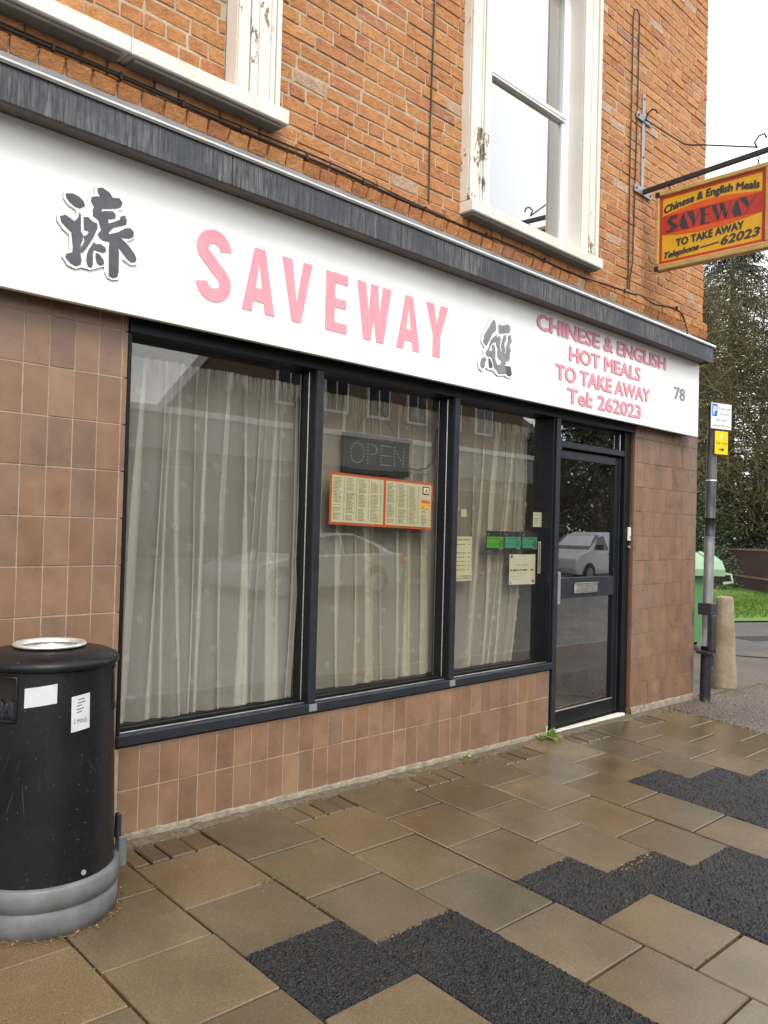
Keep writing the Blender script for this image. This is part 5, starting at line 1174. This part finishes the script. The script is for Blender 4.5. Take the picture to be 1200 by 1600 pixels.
m = MB(); m.tube([(c_[0]-0.03, c_[1]-0.052, pz+0.80), (c_[0]+0.03, c_[1]-0.062, pz+0.47)], 0.006, 6); m.build('cable_tie', 'black_paint', sp)
m = MB(); m.cbox(c_[0]-0.09, c_[0]+0.06, c_[1]-0.06, c_[1]+0.056, pz+0.455, pz+0.485, 0.004); m.build('clamp', 'black_paint', sp)
m = MB(); m.tube([(c_[0]+0.06, c_[1]-0.01, pz+0.46), (c_[0]+0.085, c_[1]-0.02, pz+0.42), (c_[0]+0.075, c_[1]-0.02, pz+0.33), (c_[0]+0.05, c_[1]-0.03, pz+0.30)], 0.008, 6); m.build('cable_tie', 'black_paint', sp)

# ================================================================== bollard
bx, by = 8.12, 0.10; b0 = gz(bx, by)
m = MB(); m.lathe([(0.0, -0.05), (0.128, -0.05), (0.127, 0.02), (0.118, 0.20), (0.102, 0.50), (0.086, 0.80), (0.081, 0.872), (0.072, 0.890), (0.045, 0.897), (0.0, 0.900)], (bx, by, b0), 40)
m.v = [(v[0]+rng.uniform(-.0015, .0015), v[1]+rng.uniform(-.0015, .0015), v[2]) for v in m.v]
tag(m.build('bollard', 'bollard_concrete', None, smooth=True), 'short tapered weathered concrete bollard behind the signpost', 'bollard')

# ================================================================== weed at the door post
wd_ = thing('weed_plant', (4.90, -0.03, gz(4.9, 0)), 'small bright green weed growing at the foot of the door post', 'plant')
def leaf(m, base, d, L, w_, droop, c=None):
    d = Vector(d).normalized(); sd = d.cross(Vector((0, 0, 1))).normalized() if abs(d.z) < 0.98 else Vector((1, 0, 0)); vs_ = []; n = 4
    for i in range(n+1):
        t = i/n; p = Vector(base)+d*L*t+Vector((0, 0, -droop*L*t*t)); ww = w_*math.sin(math.pi*(0.12+0.88*t))**0.8
        vs_ += [p-sd*ww, p+sd*ww]
    m.add(vs_, [(2*i, 2*i+1, 2*i+3, 2*i+2) for i in range(n)], c)
for cx, n, L in ((4.90, 34, 0.115), (4.80, 12, 0.07), (3.99, 9, 0.04)):
    m = MB()
    for _ in range(n):
        a = rng.uniform(0, 2*math.pi); e = rng.uniform(0.25, 1.3); leaf(m, (cx+rng.gauss(0, 0.02), -0.045+rng.gauss(0, 0.012), gz(cx, 0)+0.004), (math.cos(a)*math.cos(e), math.sin(a)*math.cos(e)*0.7-0.2, math.sin(e)), L*rng.uniform(0.6, 1.15), 0.007, 0.45)
    m.build('leaves', 'weed_leaf', wd_)
m = MB(); m.tube([(4.865, -0.04, gz(4.9, 0)), (4.86, -0.045, 0.03)], 0.002, 4); pebble(m, 4.86, -0.045, 0.025, 0.008, None); m.build('seed_head', 'paper_white', wd_)

# ================================================================== wheelie bin round the corner
wx, wy = 10.90, 1.84; wz = gz(wx, wy)
wh = thing('wheelie_bin', (wx, wy, wz), 'green wheeled bin with pale green lid half hidden behind the signpost', 'bin')
wa = R(-42); wd1 = Vector((math.cos(wa), math.sin(wa), 0)); wd2 = Vector((-wd1.y, wd1.x, 0))
def WB(u, v, z_): q = Vector((wx, wy, wz))+wd1*u+wd2*v; return (q.x, q.y, wz+z_)
m = MB(); vs_ = [WB(u*k, v*k, z_) for z_, k in ((0.10, 0.62), (1.0, 0.80)) for u, v in ((-0.36, -0.36), (0.36, -0.36), (0.36, 0.36), (-0.36, 0.36))]
m.add(vs_, [(3, 2, 1, 0), (4, 5, 6, 7), (0, 1, 5, 4), (1, 2, 6, 5), (2, 3, 7, 6), (3, 0, 4, 7)]); m.build('bin_body', 'wheelie_green', wh)
m = MB(); pr_ = [(-0.40, 1.00), (-0.40, 1.09), (-0.30, 1.20), (0.05, 1.30), (0.34, 1.28), (0.40, 1.16), (0.40, 1.00)]
m.prism(pr_, lambda u, v, d: WB(d, u, v), -0.40, 0.40); ld = m.build('lid', 'wheelie_lid', wh, recalc=True)
for k in (-0.25, 0.0, 0.25):
    m = MB(); m.prism([(-0.31, 1.20), (-0.30, 1.215), (0.05, 1.315), (0.05, 1.30)], lambda u, v, d: WB(d, u, v), k-0.03, k+0.03); m.build('lid_rib', 'wheelie_lid', ld, recalc=True)
for s in (-1, 1):
    m = MB(); m.tube([WB(s*0.40, -0.33, 1.03), WB(s*0.49, -0.37, 1.02), WB(s*0.50, -0.40, 0.92), WB(s*0.38, -0.38, 0.90)], 0.025, 6); m.build('handle', 'wheelie_lid', wh)
    m = MB(); m.tube([WB(s*0.30, 0.26, 0.10), WB(s*0.24, 0.26, 0.10)], 0.10, 16); m.build('wheel', 'rubber', wh)
    m = MB(); m.tube([WB(s*0.26, -0.24, 0.05), WB(s*0.21, -0.24, 0.05)], 0.055, 14); m.build('wheel', 'rubber', wh)
m = MB(); m.add([WB(u, -0.290, z_) for u, z_ in ((-0.20, 0.66), (-0.05, 0.66), (-0.05, 0.84), (-0.20, 0.84))], [(0, 1, 2, 3)]); m.build('sticker', 'lime', wh)

# ================================================================== lawn, fence
lw = MB(); poly = [(12.2, 4.45), (15.24, 3.12), (18.5, 1.85), (23, 0.2), (34, -3), (48, 2), (50, 22), (30, 26), (15, 20), (10.5, 8)]
lw.add([(x, y, gz(x, y)+0.03) for x, y in poly], [tuple(range(len(poly)))]); lawn = lw.build('lawn', 'grass'); lawn['kind'] = 'structure'
m = MB()
for _ in range(26000):
    t = rng.random(); d = rng.random()**1.6
    x = 13.2+d*13+t*7; y = 4.9-(x-13.2)*0.42+d*5.5+rng.uniform(-0.5, 3.0)
    if (x-15.24)*0.36+(y-3.12)*0.93 < 0.03: continue
    h = rng.uniform(0.03, 0.075); a = rng.uniform(0, 6.28); z_ = gz(x, y)+0.028; k = rng.uniform(0.6, 1.35)
    m.add([(x-0.012*math.cos(a), y-0.012*math.sin(a), z_), (x+0.012*math.cos(a), y+0.012*math.sin(a), z_), (x+rng.gauss(0, 0.02), y+rng.gauss(0, 0.02), z_+h)], [(0, 1, 2)], (k, k, k*0.8))
tag(m.build('grass', 'grass_blade'), 'short bright green grass on the lawn beyond the lane', 'grass', kind='stuff')
fn_ = thing('timber_fence', (28.5, 7.6, gx(28)), 'dark brown timber garden fence with pale rails beyond the lawn', 'fence')
A, B = Vector((34.5, 12.1, 0)), Vector((21.5, 2.45, 0)); L = (B-A).length; fd = (B-A).normalized(); fnm = Vector((fd.y, -fd.x, 0))
if fnm.dot(CAM-A) < 0: fnm = -fnm
def FN(u, d, z_): q = A+fd*u+fnm*d; return (q.x, q.y, gx(q.x)+z_)
n = int(L/0.125)
for i in range(n):
    m = MB(); u = i*0.125; h = 1.42+rng.uniform(-0.012, 0.012); m.add([FN(uu, dd, zz) for zz in (0.02, h) for uu, dd in ((u, 0), (u+0.118, 0), (u+0.118, 0.016), (u, 0.016))], [(3, 2, 1, 0), (4, 5, 6, 7), (0, 1, 5, 4), (1, 2, 6, 5), (2, 3, 7, 6), (3, 0, 4, 7)]); m.build('board', 'fence_wood', fn_, recalc=True)
for z_ in (0.42, 1.36):
    m = MB(); m.add([FN(uu, dd, zz) for zz in (z_, z_+0.07) for uu, dd in ((0, 0.017), (L, 0.017), (L, 0.055), (0, 0.055))], [(3, 2, 1, 0), (4, 5, 6, 7), (0, 1, 5, 4), (1, 2, 6, 5), (2, 3, 7, 6), (3, 0, 4, 7)]); m.build('rail', 'fence_rail', fn_, recalc=True)

# ================================================================== trees
def limb(m, p, d, L, r_, depth, rn, spread=0.55, up=0.12, kids=(2, 4), tips=None, sides=5, c=None, shrink=0.72):
    pts = [Vector(p)]; d = Vector(d).normalized(); n = 4
    for i in range(n):
        d = (d+Vector((rn.gauss(0, 0.13), rn.gauss(0, 0.13), rn.gauss(0, 0.10)+up*0.4))).normalized(); pts.append(pts[-1]+d*L/n)
    m.tube(pts, [r_*(1-0.5*i/n) for i in range(n+1)], sides if depth > 2 else 3, False, c)
    if depth == 0:
        if tips is not None: tips.append(pts[-1])
        return
    for _ in range(rn.randint(*kids)):
        i = rn.randint(1, n); q = pts[i]; a = Vector((rn.gauss(0, 1), rn.gauss(0, 1), rn.gauss(0.2, 0.7))).normalized()
        limb(m, q, d*(1-spread)+a*spread*1.5, L*rn.uniform(shrink-0.14, shrink+0.1), r_*0.5*rn.uniform(0.8, 1.1), depth-1, rn, spread, up, kids, tips, sides, c, shrink)
def bare_tree(name, label, x, y, h, seed, group, depth=5, spread=0.5, kids=(2, 4), r0=0.16, mat='bark', nst=1):
    rn = random.Random(seed); z0 = gz(x, y)-0.05; t = thing(name, (x, y, z0), label, 'tree', group)
    m = MB(); tp = [Vector((x+0.05*i*rn.gauss(0, 1), y+0.05*i*rn.gauss(0, 1), z0+h*0.32*i/4)) for i in range(5)]
    m.tube(tp, [r0*(1.25-0.12*i) for i in range(5)], 8); m.build('trunk', 'bark', t, smooth=True)
    m = MB()
    for _ in range(5): limb(m, tp[rn.choice([2, 3, 4, 4])], (rn.gauss(0, 0.6), rn.gauss(0, 0.6), 1.0), h*0.30, r0*0.55, depth, rn, spread, 0.12, kids, None, 5, (1, 1, 1))
    m.build('crown', mat, t)
def leafy(name, label, x, y, h, rx, seed, group, mat='leaf_dark', nclump=60, per=60, leaf_=0.09, low=0.15, ry=None):
    rn = random.Random(seed); z0 = gz(x, y)-0.05; t = thing(name, (x, y, z0), label, 'tree' if h > 3.2 else 'shrub', group); ry = ry or rx
    m = MB(); m.tube([(x, y, z0), (x+0.05, y, z0+h*0.4), (x-0.03, y+0.04, z0+h*0.75)], [0.05*h*0.5, 0.03*h*0.5, 0.012*h*0.5], 7)
    for _ in range(9):
        a = rn.uniform(0, 6.28); q = rn.uniform(0.2, 0.6); m.tube([(x, y, z0+h*q), (x+rx*0.4*math.cos(a), y+ry*0.4*math.sin(a), z0+h*(q+0.10)), (x+rx*0.8*math.cos(a), y+ry*0.8*math.sin(a), z0+h*(q+0.22))], [0.03, 0.02, 0.008], 5, False)
    m.build('trunk', 'bark', t)
    m = MB()
    for _ in range(nclump):
        a = rn.uniform(0, 6.28); q = rn.random()**0.5; zz = low+(1-low)*rn.random(); w_ = math.sqrt(max(0.05, 1-((zz-0.45)/0.62)**2))
        cx, cy, cz_ = x+rx*q*w_*math.cos(a), y+ry*q*w_*math.sin(a), z0+h*zz; s = rn.uniform(0.18, 0.42)*min(1.3, rx*0.45); k = rn.uniform(0.45, 1.6)
        for _ in range(per):
            p = Vector((cx+rn.gauss(0, s), cy+rn.gauss(0, s), cz_+rn.gauss(0, s*0.8))); d = Vector((rn.gauss(0, 1), rn.gauss(0, 1), rn.gauss(0, 1))).normalized(); e = d.cross(Vector((rn.gauss(0, 1), rn.gauss(0, 1), rn.gauss(0, 1)))).normalized()
            l = leaf_*rn.uniform(0.6, 1.3); kk = k*rn.uniform(0.7, 1.4); m.add([p-e*l*0.3, p+d*l*0.5, p+e*l*0.3, p-d*l*0.5], [(0, 1, 2, 3)], (kk, kk, kk*rn.uniform(0.7, 1.1)))
    m.build('crown', mat, t)
def conifer(name, label, x, y, h, rx, seed, group, low=0.12, n=520):
    rn = random.Random(seed); z0 = gz(x, y)-0.05; t = thing(name, (x, y, z0), label, 'tree', group)
    m = MB(); m.tube([(x, y, z0), (x, y, z0+h*0.5), (x+0.1, y, z0+h*0.97)], [0.035*h*0.5, 0.022*h*0.5, 0.01], 8); m.build('trunk', 'bark', t)
    m = MB(); tw = MB()
    for _ in range(n):
        zz = low+(1-low)*rn.random(); R_ = rx*(1-zz)**0.7*rn.uniform(0.45, 1.1)+0.25; a = rn.uniform(0, 6.28); k = rn.uniform(0.5, 1.6)
        pts = [Vector((x+R_*t_*math.cos(a), y+R_*t_*math.sin(a), z0+h*zz+0.22*R_*t_-0.42*R_*t_*t_)) for t_ in (0.1, 0.4, 0.7, 1.0)]
        tw.tube(pts, [0.03, 0.02, 0.012, 0.004], 3, False)
        for _ in range(26):
            i = rn.choice([1, 1, 2, 2]); f = rn.random(); p = pts[i].lerp(pts[i+1], f)+Vector((rn.gauss(0, 0.12), rn.gauss(0, 0.12), rn.gauss(-0.05, 0.10))); d = (pts[i+1]-pts[i]).normalized()+Vector((rn.gauss(0, 0.6), rn.gauss(0, 0.6), rn.gauss(-0.5, 0.4))); d.normalize(); sd = d.cross(Vector((rn.gauss(0, 1), rn.gauss(0, 1), 1))).normalized()
            l = rn.uniform(0.16, 0.36); kk = k*rn.uniform(0.7, 1.3); m.add([p-sd*0.03, p+sd*0.03, p+d*l], [(0, 1, 2)], (kk, kk, kk))
    m.build('crown', 'leaf_conifer', t); tw.build('branches', 'bark', t)
def twiggy(name, label, x, y, h, rx, seed, group, n=2600, low=0.12):
    rn = random.Random(seed); z0 = gz(x, y)-0.05; t = thing(name, (x, y, z0), label, 'tree', group)
    m = MB()
    for _ in range(5): a = rn.uniform(0, 6.28); m.tube([(x, y, z0), (x+0.2*rx*math.cos(a), y+0.2*rx*math.sin(a), z0+0.35*h), (x+0.45*rx*math.cos(a), y+0.45*rx*math.sin(a), z0+0.8*h)], [0.14, 0.09, 0.03], 6, False)
    m.build('trunk', 'bark', t)
    m = MB()
    for _ in range(n):
        a = rn.uniform(0, 6.28); q = rn.random()**0.5; zz = low+(1-low)*rn.random()**0.9; w_ = math.sqrt(max(0.08, 1-((zz-0.5)/0.62)**2))
        p = Vector((x+rx*q*w_*math.cos(a), y+rx*q*w_*math.sin(a), z0+h*zz)); o_ = Vector((math.cos(a), math.sin(a), 0)); d = (o_*rn.uniform(0.2, 1.0)+Vector((rn.gauss(0, 0.5), rn.gauss(0, 0.5), rn.gauss(0.5, 0.5)))).normalized(); L_ = rn.uniform(0.5, 1.5); pts = [p]; g = rn.uniform(-0.35, 0.05)
        for i in range(4): d = (d+Vector((rn.gauss(0, .16), rn.gauss(0, .16), g*0.5))).normalized(); pts.append(pts[-1]+d*L_/4)
        k = rn.uniform(0.45, 1.7); r_ = rn.choice([0.006, 0.008, 0.010, 0.012, 0.020]); hue = rn.uniform(0.75, 1.25)
        m.tube(pts, [r_*(1-0.2*i) for i in range(5)], 3, False, (k*1.05, k*hue**0.3, k*0.9))
        if rn.random() < 0.35:
            for _ in range(5):
                q2 = pts[rn.randint(1, 4)]+Vector((rn.gauss(0, .1), rn.gauss(0, .1), rn.gauss(0, .1))); dd = Vector((rn.gauss(0, 1), rn.gauss(0, 1), rn.gauss(0, 1))).normalized(); ee = dd.cross(Vector((0, 0.3, 1))).normalized(); l = rn.uniform(0.04, 0.10)
                m.add([q2-ee*l*0.4, q2+dd*l, q2+ee*l*0.4], [(0, 1, 2)], (k*0.75, k*1.0, k*0.5))
    for _ in range(n//22):
        a = rn.uniform(0, 6.28); zz = low+(0.85-low)*rn.random(); p = Vector((x+0.35*rx*rn.random()*math.cos(a), y+0.35*rx*rn.random()*math.sin(a), z0+h*zz)); d = Vector((math.cos(a), math.sin(a), rn.uniform(-0.1, 0.9))).normalized(); L_ = rn.uniform(1.5, 3.4); pts = [p]
        for i in range(7): d = (d+Vector((rn.gauss(0, .14), rn.gauss(0, .14), rn.gauss(-0.10, 0.12)))).normalized(); pts.append(pts[-1]+d*L_/7)
        k = rn.uniform(1.0, 2.4); m.tube(pts, [rn.uniform(0.02, 0.045)*(1-0.11*i) for i in range(8)], 4, False, (k, k*0.98, k*0.85))
    m.build('crown', 'twig_olive', t)
TG = 'trees beyond the lawn'
twiggy('twiggy_tree', 'tangled olive brown bare tree right behind the parking plates', 33.6, 10.0, 12.0, 4.2, 5, TG, 9000, 0.16)
twiggy('twiggy_tree', 'tangled bare tree at the right edge beyond the fence', 34.5, 6.0, 9.5, 3.6, 6, TG, 3600, 0.15)
conifer('conifer_tree', 'tall dark conifer directly behind the hanging sign', 42.5, 14.4, 20.6, 6.0, 8, TG, 0.10, 1100)
conifer('conifer_tree', 'dark conifer at the building corner behind the bare tree', 38.6, 15.0, 15.5, 4.0, 9, TG, 0.08, 800)
conifer('conifer_tree', 'dark conifer at the far right behind the hanging sign', 43.0, 10.4, 20.0, 4.6, 10, TG, 0.10, 900)
leafy('evergreen_shrub', 'broad dark evergreen shrub beside the end of the timber fence', 31.0, 11.2, 4.3, 2.3, 12, TG, 'leaf_dark', 150, 70, 0.11, 0.02)
leafy('evergreen_shrub', 'dark evergreen shrub overhanging the timber fence', 33.2, 9.3, 3.9, 2.2, 13, TG, 'leaf_dark', 130, 70, 0.11, 0.2)
leafy('evergreen_shrub', 'evergreen shrub behind the fence at the right edge', 31.5, 5.6, 3.4, 2.0, 14, TG, 'leaf_dark', 90, 60, 0.11, 0.2)
leafy('garden_shrub', 'low pale green shrub at the foot of the fence behind the wheeled bin', 27.6, 8.6, 1.5, 0.8, 15, TG, 'leaf_dark', 40, 50, 0.07, 0.05)
hw = thing('brick_house', (44.0, 6.0, gx(44)), 'red brick house glimpsed above the fence at the right edge', 'house')
box('wall', 'far_brick', 40.5, 48.0, 2.0, 8.2, -1.0, 4.6, hw, 0); m = MB(); m.prism([(1.7, 4.6), (8.5, 4.6), (5.1, 7.4)], lambda u, v, d: (d, u, v), 40.2, 48.3); m.build('roof', 'roof_tile', hw, recalc=True)
box('window', 'far_white', 40.44, 40.5, 4.2, 5.6, 1.2, 2.6, hw, 0); box('pane', 'dark_glass', 40.42, 40.439, 4.3, 5.5, 1.3, 2.5, hw, 0)

# ================================================================== across the street (seen in the glass)
FY = -14.0
def g2(x): return gz(x, -14)
par = thing('shop_parade', (17.5, FY, g2(17.5)), 'brick shop parade with grey fascia across the street, seen reflected', 'building')
def ob(name, mat, x0, x1, d0, d1, z0, z1, parent=par): return box(name, mat, x0, x1, FY-d1, FY-d0, z0, z1, parent, 0)
ob('shopfront_wall', 'far_panel', 1.0, 24.6, 0.30, 8.0, -0.6, 3.9); ob('fascia', 'far_fascia', 1.0, 24.7, -0.1, 0.299, 3.10, 3.95); ob('fascia_cap', 'far_white', 0.9, 24.8, -0.16, 0.35, 3.951, 4.10)
m = MB(); m.prism([(10.0, 4.101), (24.6, 4.101), (24.6, 7.2), (12.6, 7.2)], lambda u, v, d: (u, FY-d, v), 0.32, 8.0); m.build('upper_wall', 'far_brick', par, recalc=True)
m = MB(); m.prism([(9.75, 4.101), (10.0, 4.101), (12.6, 7.2), (24.8, 7.2), (24.8, 7.4), (12.45, 7.4)], lambda u, v, d: (u, FY-d, v), 0.22, 8.1); m.build('roof_edge', 'far_white', par, recalc=True)
for i in range(6):
    x = 13.35+1.66*i*1.02; w_ = ob('window', 'far_white', x, x+0.92, 0.25, 0.3195, 4.65, 5.70); ob('pane', 'dark_glass', x+0.06, x+0.43, 0.235, 0.2495, 4.72, 5.63, w_); ob('pane', 'dark_glass', x+0.49, x+0.86, 0.235, 0.2495, 4.72, 5.63, w_)
for i in range(6):
    x = 1.6+3.85*i; w_ = ob('shop_window', 'far_fascia', x, x+2.5, 0.24, 0.299, 0.45, 2.75); ob('pane', 'dark_glass', x+0.07, x+2.43, 0.225, 0.2395, 0.52, 2.68, w_); d_ = ob('shop_door', 'black_frame', x+2.65, x+3.5, 0.24, 0.299, g2(x), 2.5); ob('pane', 'dark_glass', x+2.75, x+3.4, 0.225, 0.2395, 0.3, 2.3, d_)
hs2 = thing('corner_house', (34, -22, g2(34)), 'cream rendered house across the street beyond the parade, seen reflected', 'house')
box('wall', 'render_cream', 30.0, 38.0, -28.0, -21.0, -1.2, 5.2, hs2, 0); m = MB(); m.prism([(-28.4, 5.2), (-20.6, 5.2), (-24.5, 8.0)], lambda u, v, d: (d, u, v), 29.6, 38.4); m.build('roof', 'roof_tile', hs2, recalc=True)
for x in (31.2, 35.0):
    for z_ in (0.3, 3.0): w_ = box('window', 'far_white', x, x+1.6, -21.0, -20.94, z_, z_+1.4, hs2, 0); box('pane', 'dark_glass', x+0.1, x+1.5, -20.938, -20.92, z_+0.1, z_+1.3, w_, 0)
SG = 'trees across the street'
bare_tree('bare_tree', 'bare street tree behind the parade, seen reflected at the left', 15.7, -24.0, 11.0, 31, SG, 5, 0.5, (3, 4), 0.26)
bare_tree('bare_tree', 'bare tree beyond the right end of the parade, seen reflected', 29.0, -17.0, 8.5, 32, SG, 5)
bare_tree('bare_tree', 'bare tree farther along the street, seen reflected in the door', 52.0, -15.5, 9.5, 33, SG, 5)
leafy('evergreen_tree', 'dark evergreen tree across the street, seen reflected in the door', 34.0, -16.5, 9.0, 3.6, 34, SG, 'leaf_dark', 320, 50, 0.26, 0.05)
leafy('evergreen_tree', 'broad evergreen tree farthest along the street, seen reflected', 41.0, -18.5, 9.5, 4.2, 35, SG, 'leaf_dark', 320, 50, 0.28, 0.05)

def vehicle(name, label, cat, x, y, paint, L, prof, glass, W, wheels, flip=1):
    """prof: upper body outline (u along length, z); glass: list of window outlines on the side"""
    z0 = gz(x+L/2, y); t = thing(name, (x+L/2, y, z0), label, cat)
    def V(u, v, z_): return (x+(u if flip > 0 else L-u), y-v, z0+z_)
    n = len(prof); m = MB(); belt = 0.86
    def half(z_): return W/2*(1.0 if z_ < belt else 1.0-0.22*(z_-belt)/0.55) if z_ > 0.35 else W/2*0.95
    for s in (-1, 1):
        for u, z_ in prof: m.v.append(V(u, W/2+s*half(z_), z_))
    m.f = [tuple(range(n)), tuple(reversed(range(n, 2*n)))]+[(i, i+n, (i+1) % n+n, (i+1) % n) for i in range(n)]; m.c = [None]*len(m.f)
    body_ = m.build('body', paint, t, recalc=True)
    md = body_.modifiers.new('bevel', 'BEVEL'); md.width = 0.05; md.segments = 2; md.limit_method = 'ANGLE'; md.angle_limit = R(25)
    for poly in glass:
        for s in (-1, 1):
            m = MB(); m.add([V(u, W/2+s*(half(z_)+0.004), z_) for u, z_ in poly], [tuple(range(len(poly)))]); m.build('side_window', 'dark_glass', t)
    for u, r_ in wheels:
        for s in (-1, 1):
            c = V(u, W/2+s*(W/2-0.10), r_); yo = -s
            m = MB(); m.tube([(c[0], c[1]+0.115*yo*1.0, c[2]), (c[0], c[1]-0.09*yo, c[2])], r_, 28); wl = m.build('wheel', 'rubber', t, smooth=False)
            m = MB(); m.tube([(c[0], c[1]+0.125*yo, c[2]), (c[0], c[1]+0.116*yo, c[2])], r_*0.66, 20); m.build('rim', 'galvanised', wl)
            m = MB(); cc = V(u, W/2+s*(W/2+0.002), r_); m.add([(cc[0]+(r_+0.07)*math.cos(R(a)), cc[1]-0.002*s, cc[2]+(r_+0.07)*math.sin(R(a))) for a in range(-10, 191, 10)], [tuple(range(21))]); m.build('wheel_arch', 'rubber', t)
    return t, V
carp = [(0.10, 0.28), (0.02, 0.45), (0.05, 0.66), (0.30, 0.76), (1.25, 0.92), (1.95, 1.34), (2.35, 1.43), (3.05, 1.42), (3.75, 1.20), (4.20, 0.99), (4.50, 0.97), (4.56, 0.70), (4.52, 0.34), (4.40, 0.26), (0.3, 0.22)]
cg = [[(1.45, 0.95), (2.02, 1.32), (2.60, 1.38), (2.60, 0.95)], [(2.66, 0.95), (2.66, 1.38), (3.05, 1.37), (3.70, 1.13), (3.78, 0.98)]]
t, V = vehicle('silver_saloon', 'silver saloon car parked across the street, seen reflected in the window', 'car', 9.6, -10.1, 'car_silver', 4.56, carp, cg, 1.76, ((0.88, 0.32), (3.62, 0.32)))
m = MB(); m.box(*[V(4.55, 0, 0)[0]-0.16, V(4.55, 0, 0)[0]+0.012, -10.1-0.42, -10.1+0.012, gz(11.2, -10.1)+0.72, gz(11.2, -10.1)+0.92]); m.build('tail_lamp', 'lamp_red', t); m = MB(); m.box(V(0.05, 0, 0)[0]-0.02, V(0.05, 0, 0)[0]+0.30, -10.1-0.4, -10.1+0.01, gz(9, -10.1)+0.58, gz(9, -10.1)+0.72); m.build('headlamp', 'lamp_clear', t)
vanp = [(0.10, 0.30), (0.02, 0.48), (0.06, 0.80), (0.30, 0.98), (0.95, 1.10), (1.62, 1.62), (1.95, 1.74), (3.9, 1.76), (4.25, 1.70), (4.34, 1.0), (4.32, 0.40), (4.2, 0.30), (0.3, 0.26)]
vg = [[(1.22, 1.12), (1.72, 1.56), (2.15, 1.62), (2.22, 1.12)]]
t, V = vehicle('white_van', 'small white van parked across the street, seen reflected in the door', 'van', 24.2, -11.7, 'van_white', 4.34, vanp, vg, 1.72, ((0.85, 0.31), (3.45, 0.31)))
m = MB(); zz = gz(26, -11.7); m.box(V(1.28, 0, 0)[0]-0.09, V(1.28, 0, 0)[0]+0.12, -11.7+0.03, -11.7+0.20, zz+1.12, zz+1.30); m.build('mirror', 'rubber', t); m = MB(); m.box(V(2.1, 0, 0)[0]-0.1, V(2.1, 0, 0)[0]+0.1, -11.7+0.0, -11.7+0.03, zz+0.95, zz+0.99); m.build('door_handle', 'rubber', t)
m = MB(); m.prism([(0.98, 1.125), (1.60, 1.60), (1.66, 1.64), (1.04, 1.165)], lambda u, v, d: V(u, 0.86+d, v), -0.72, 0.72); m.build('windscreen', 'dark_glass', t, recalc=True)
m = MB(); m.prism([(1.30, 0.945), (1.92, 1.325), (1.96, 1.355), (1.33, 0.97)], lambda u, v, d: (9.6+u, -10.1-0.88+d, gz(11.2, -10.1)+v), -0.70, 0.70); m.build('windscreen', 'dark_glass', bpy.data.objects['silver_saloon'], recalc=True)
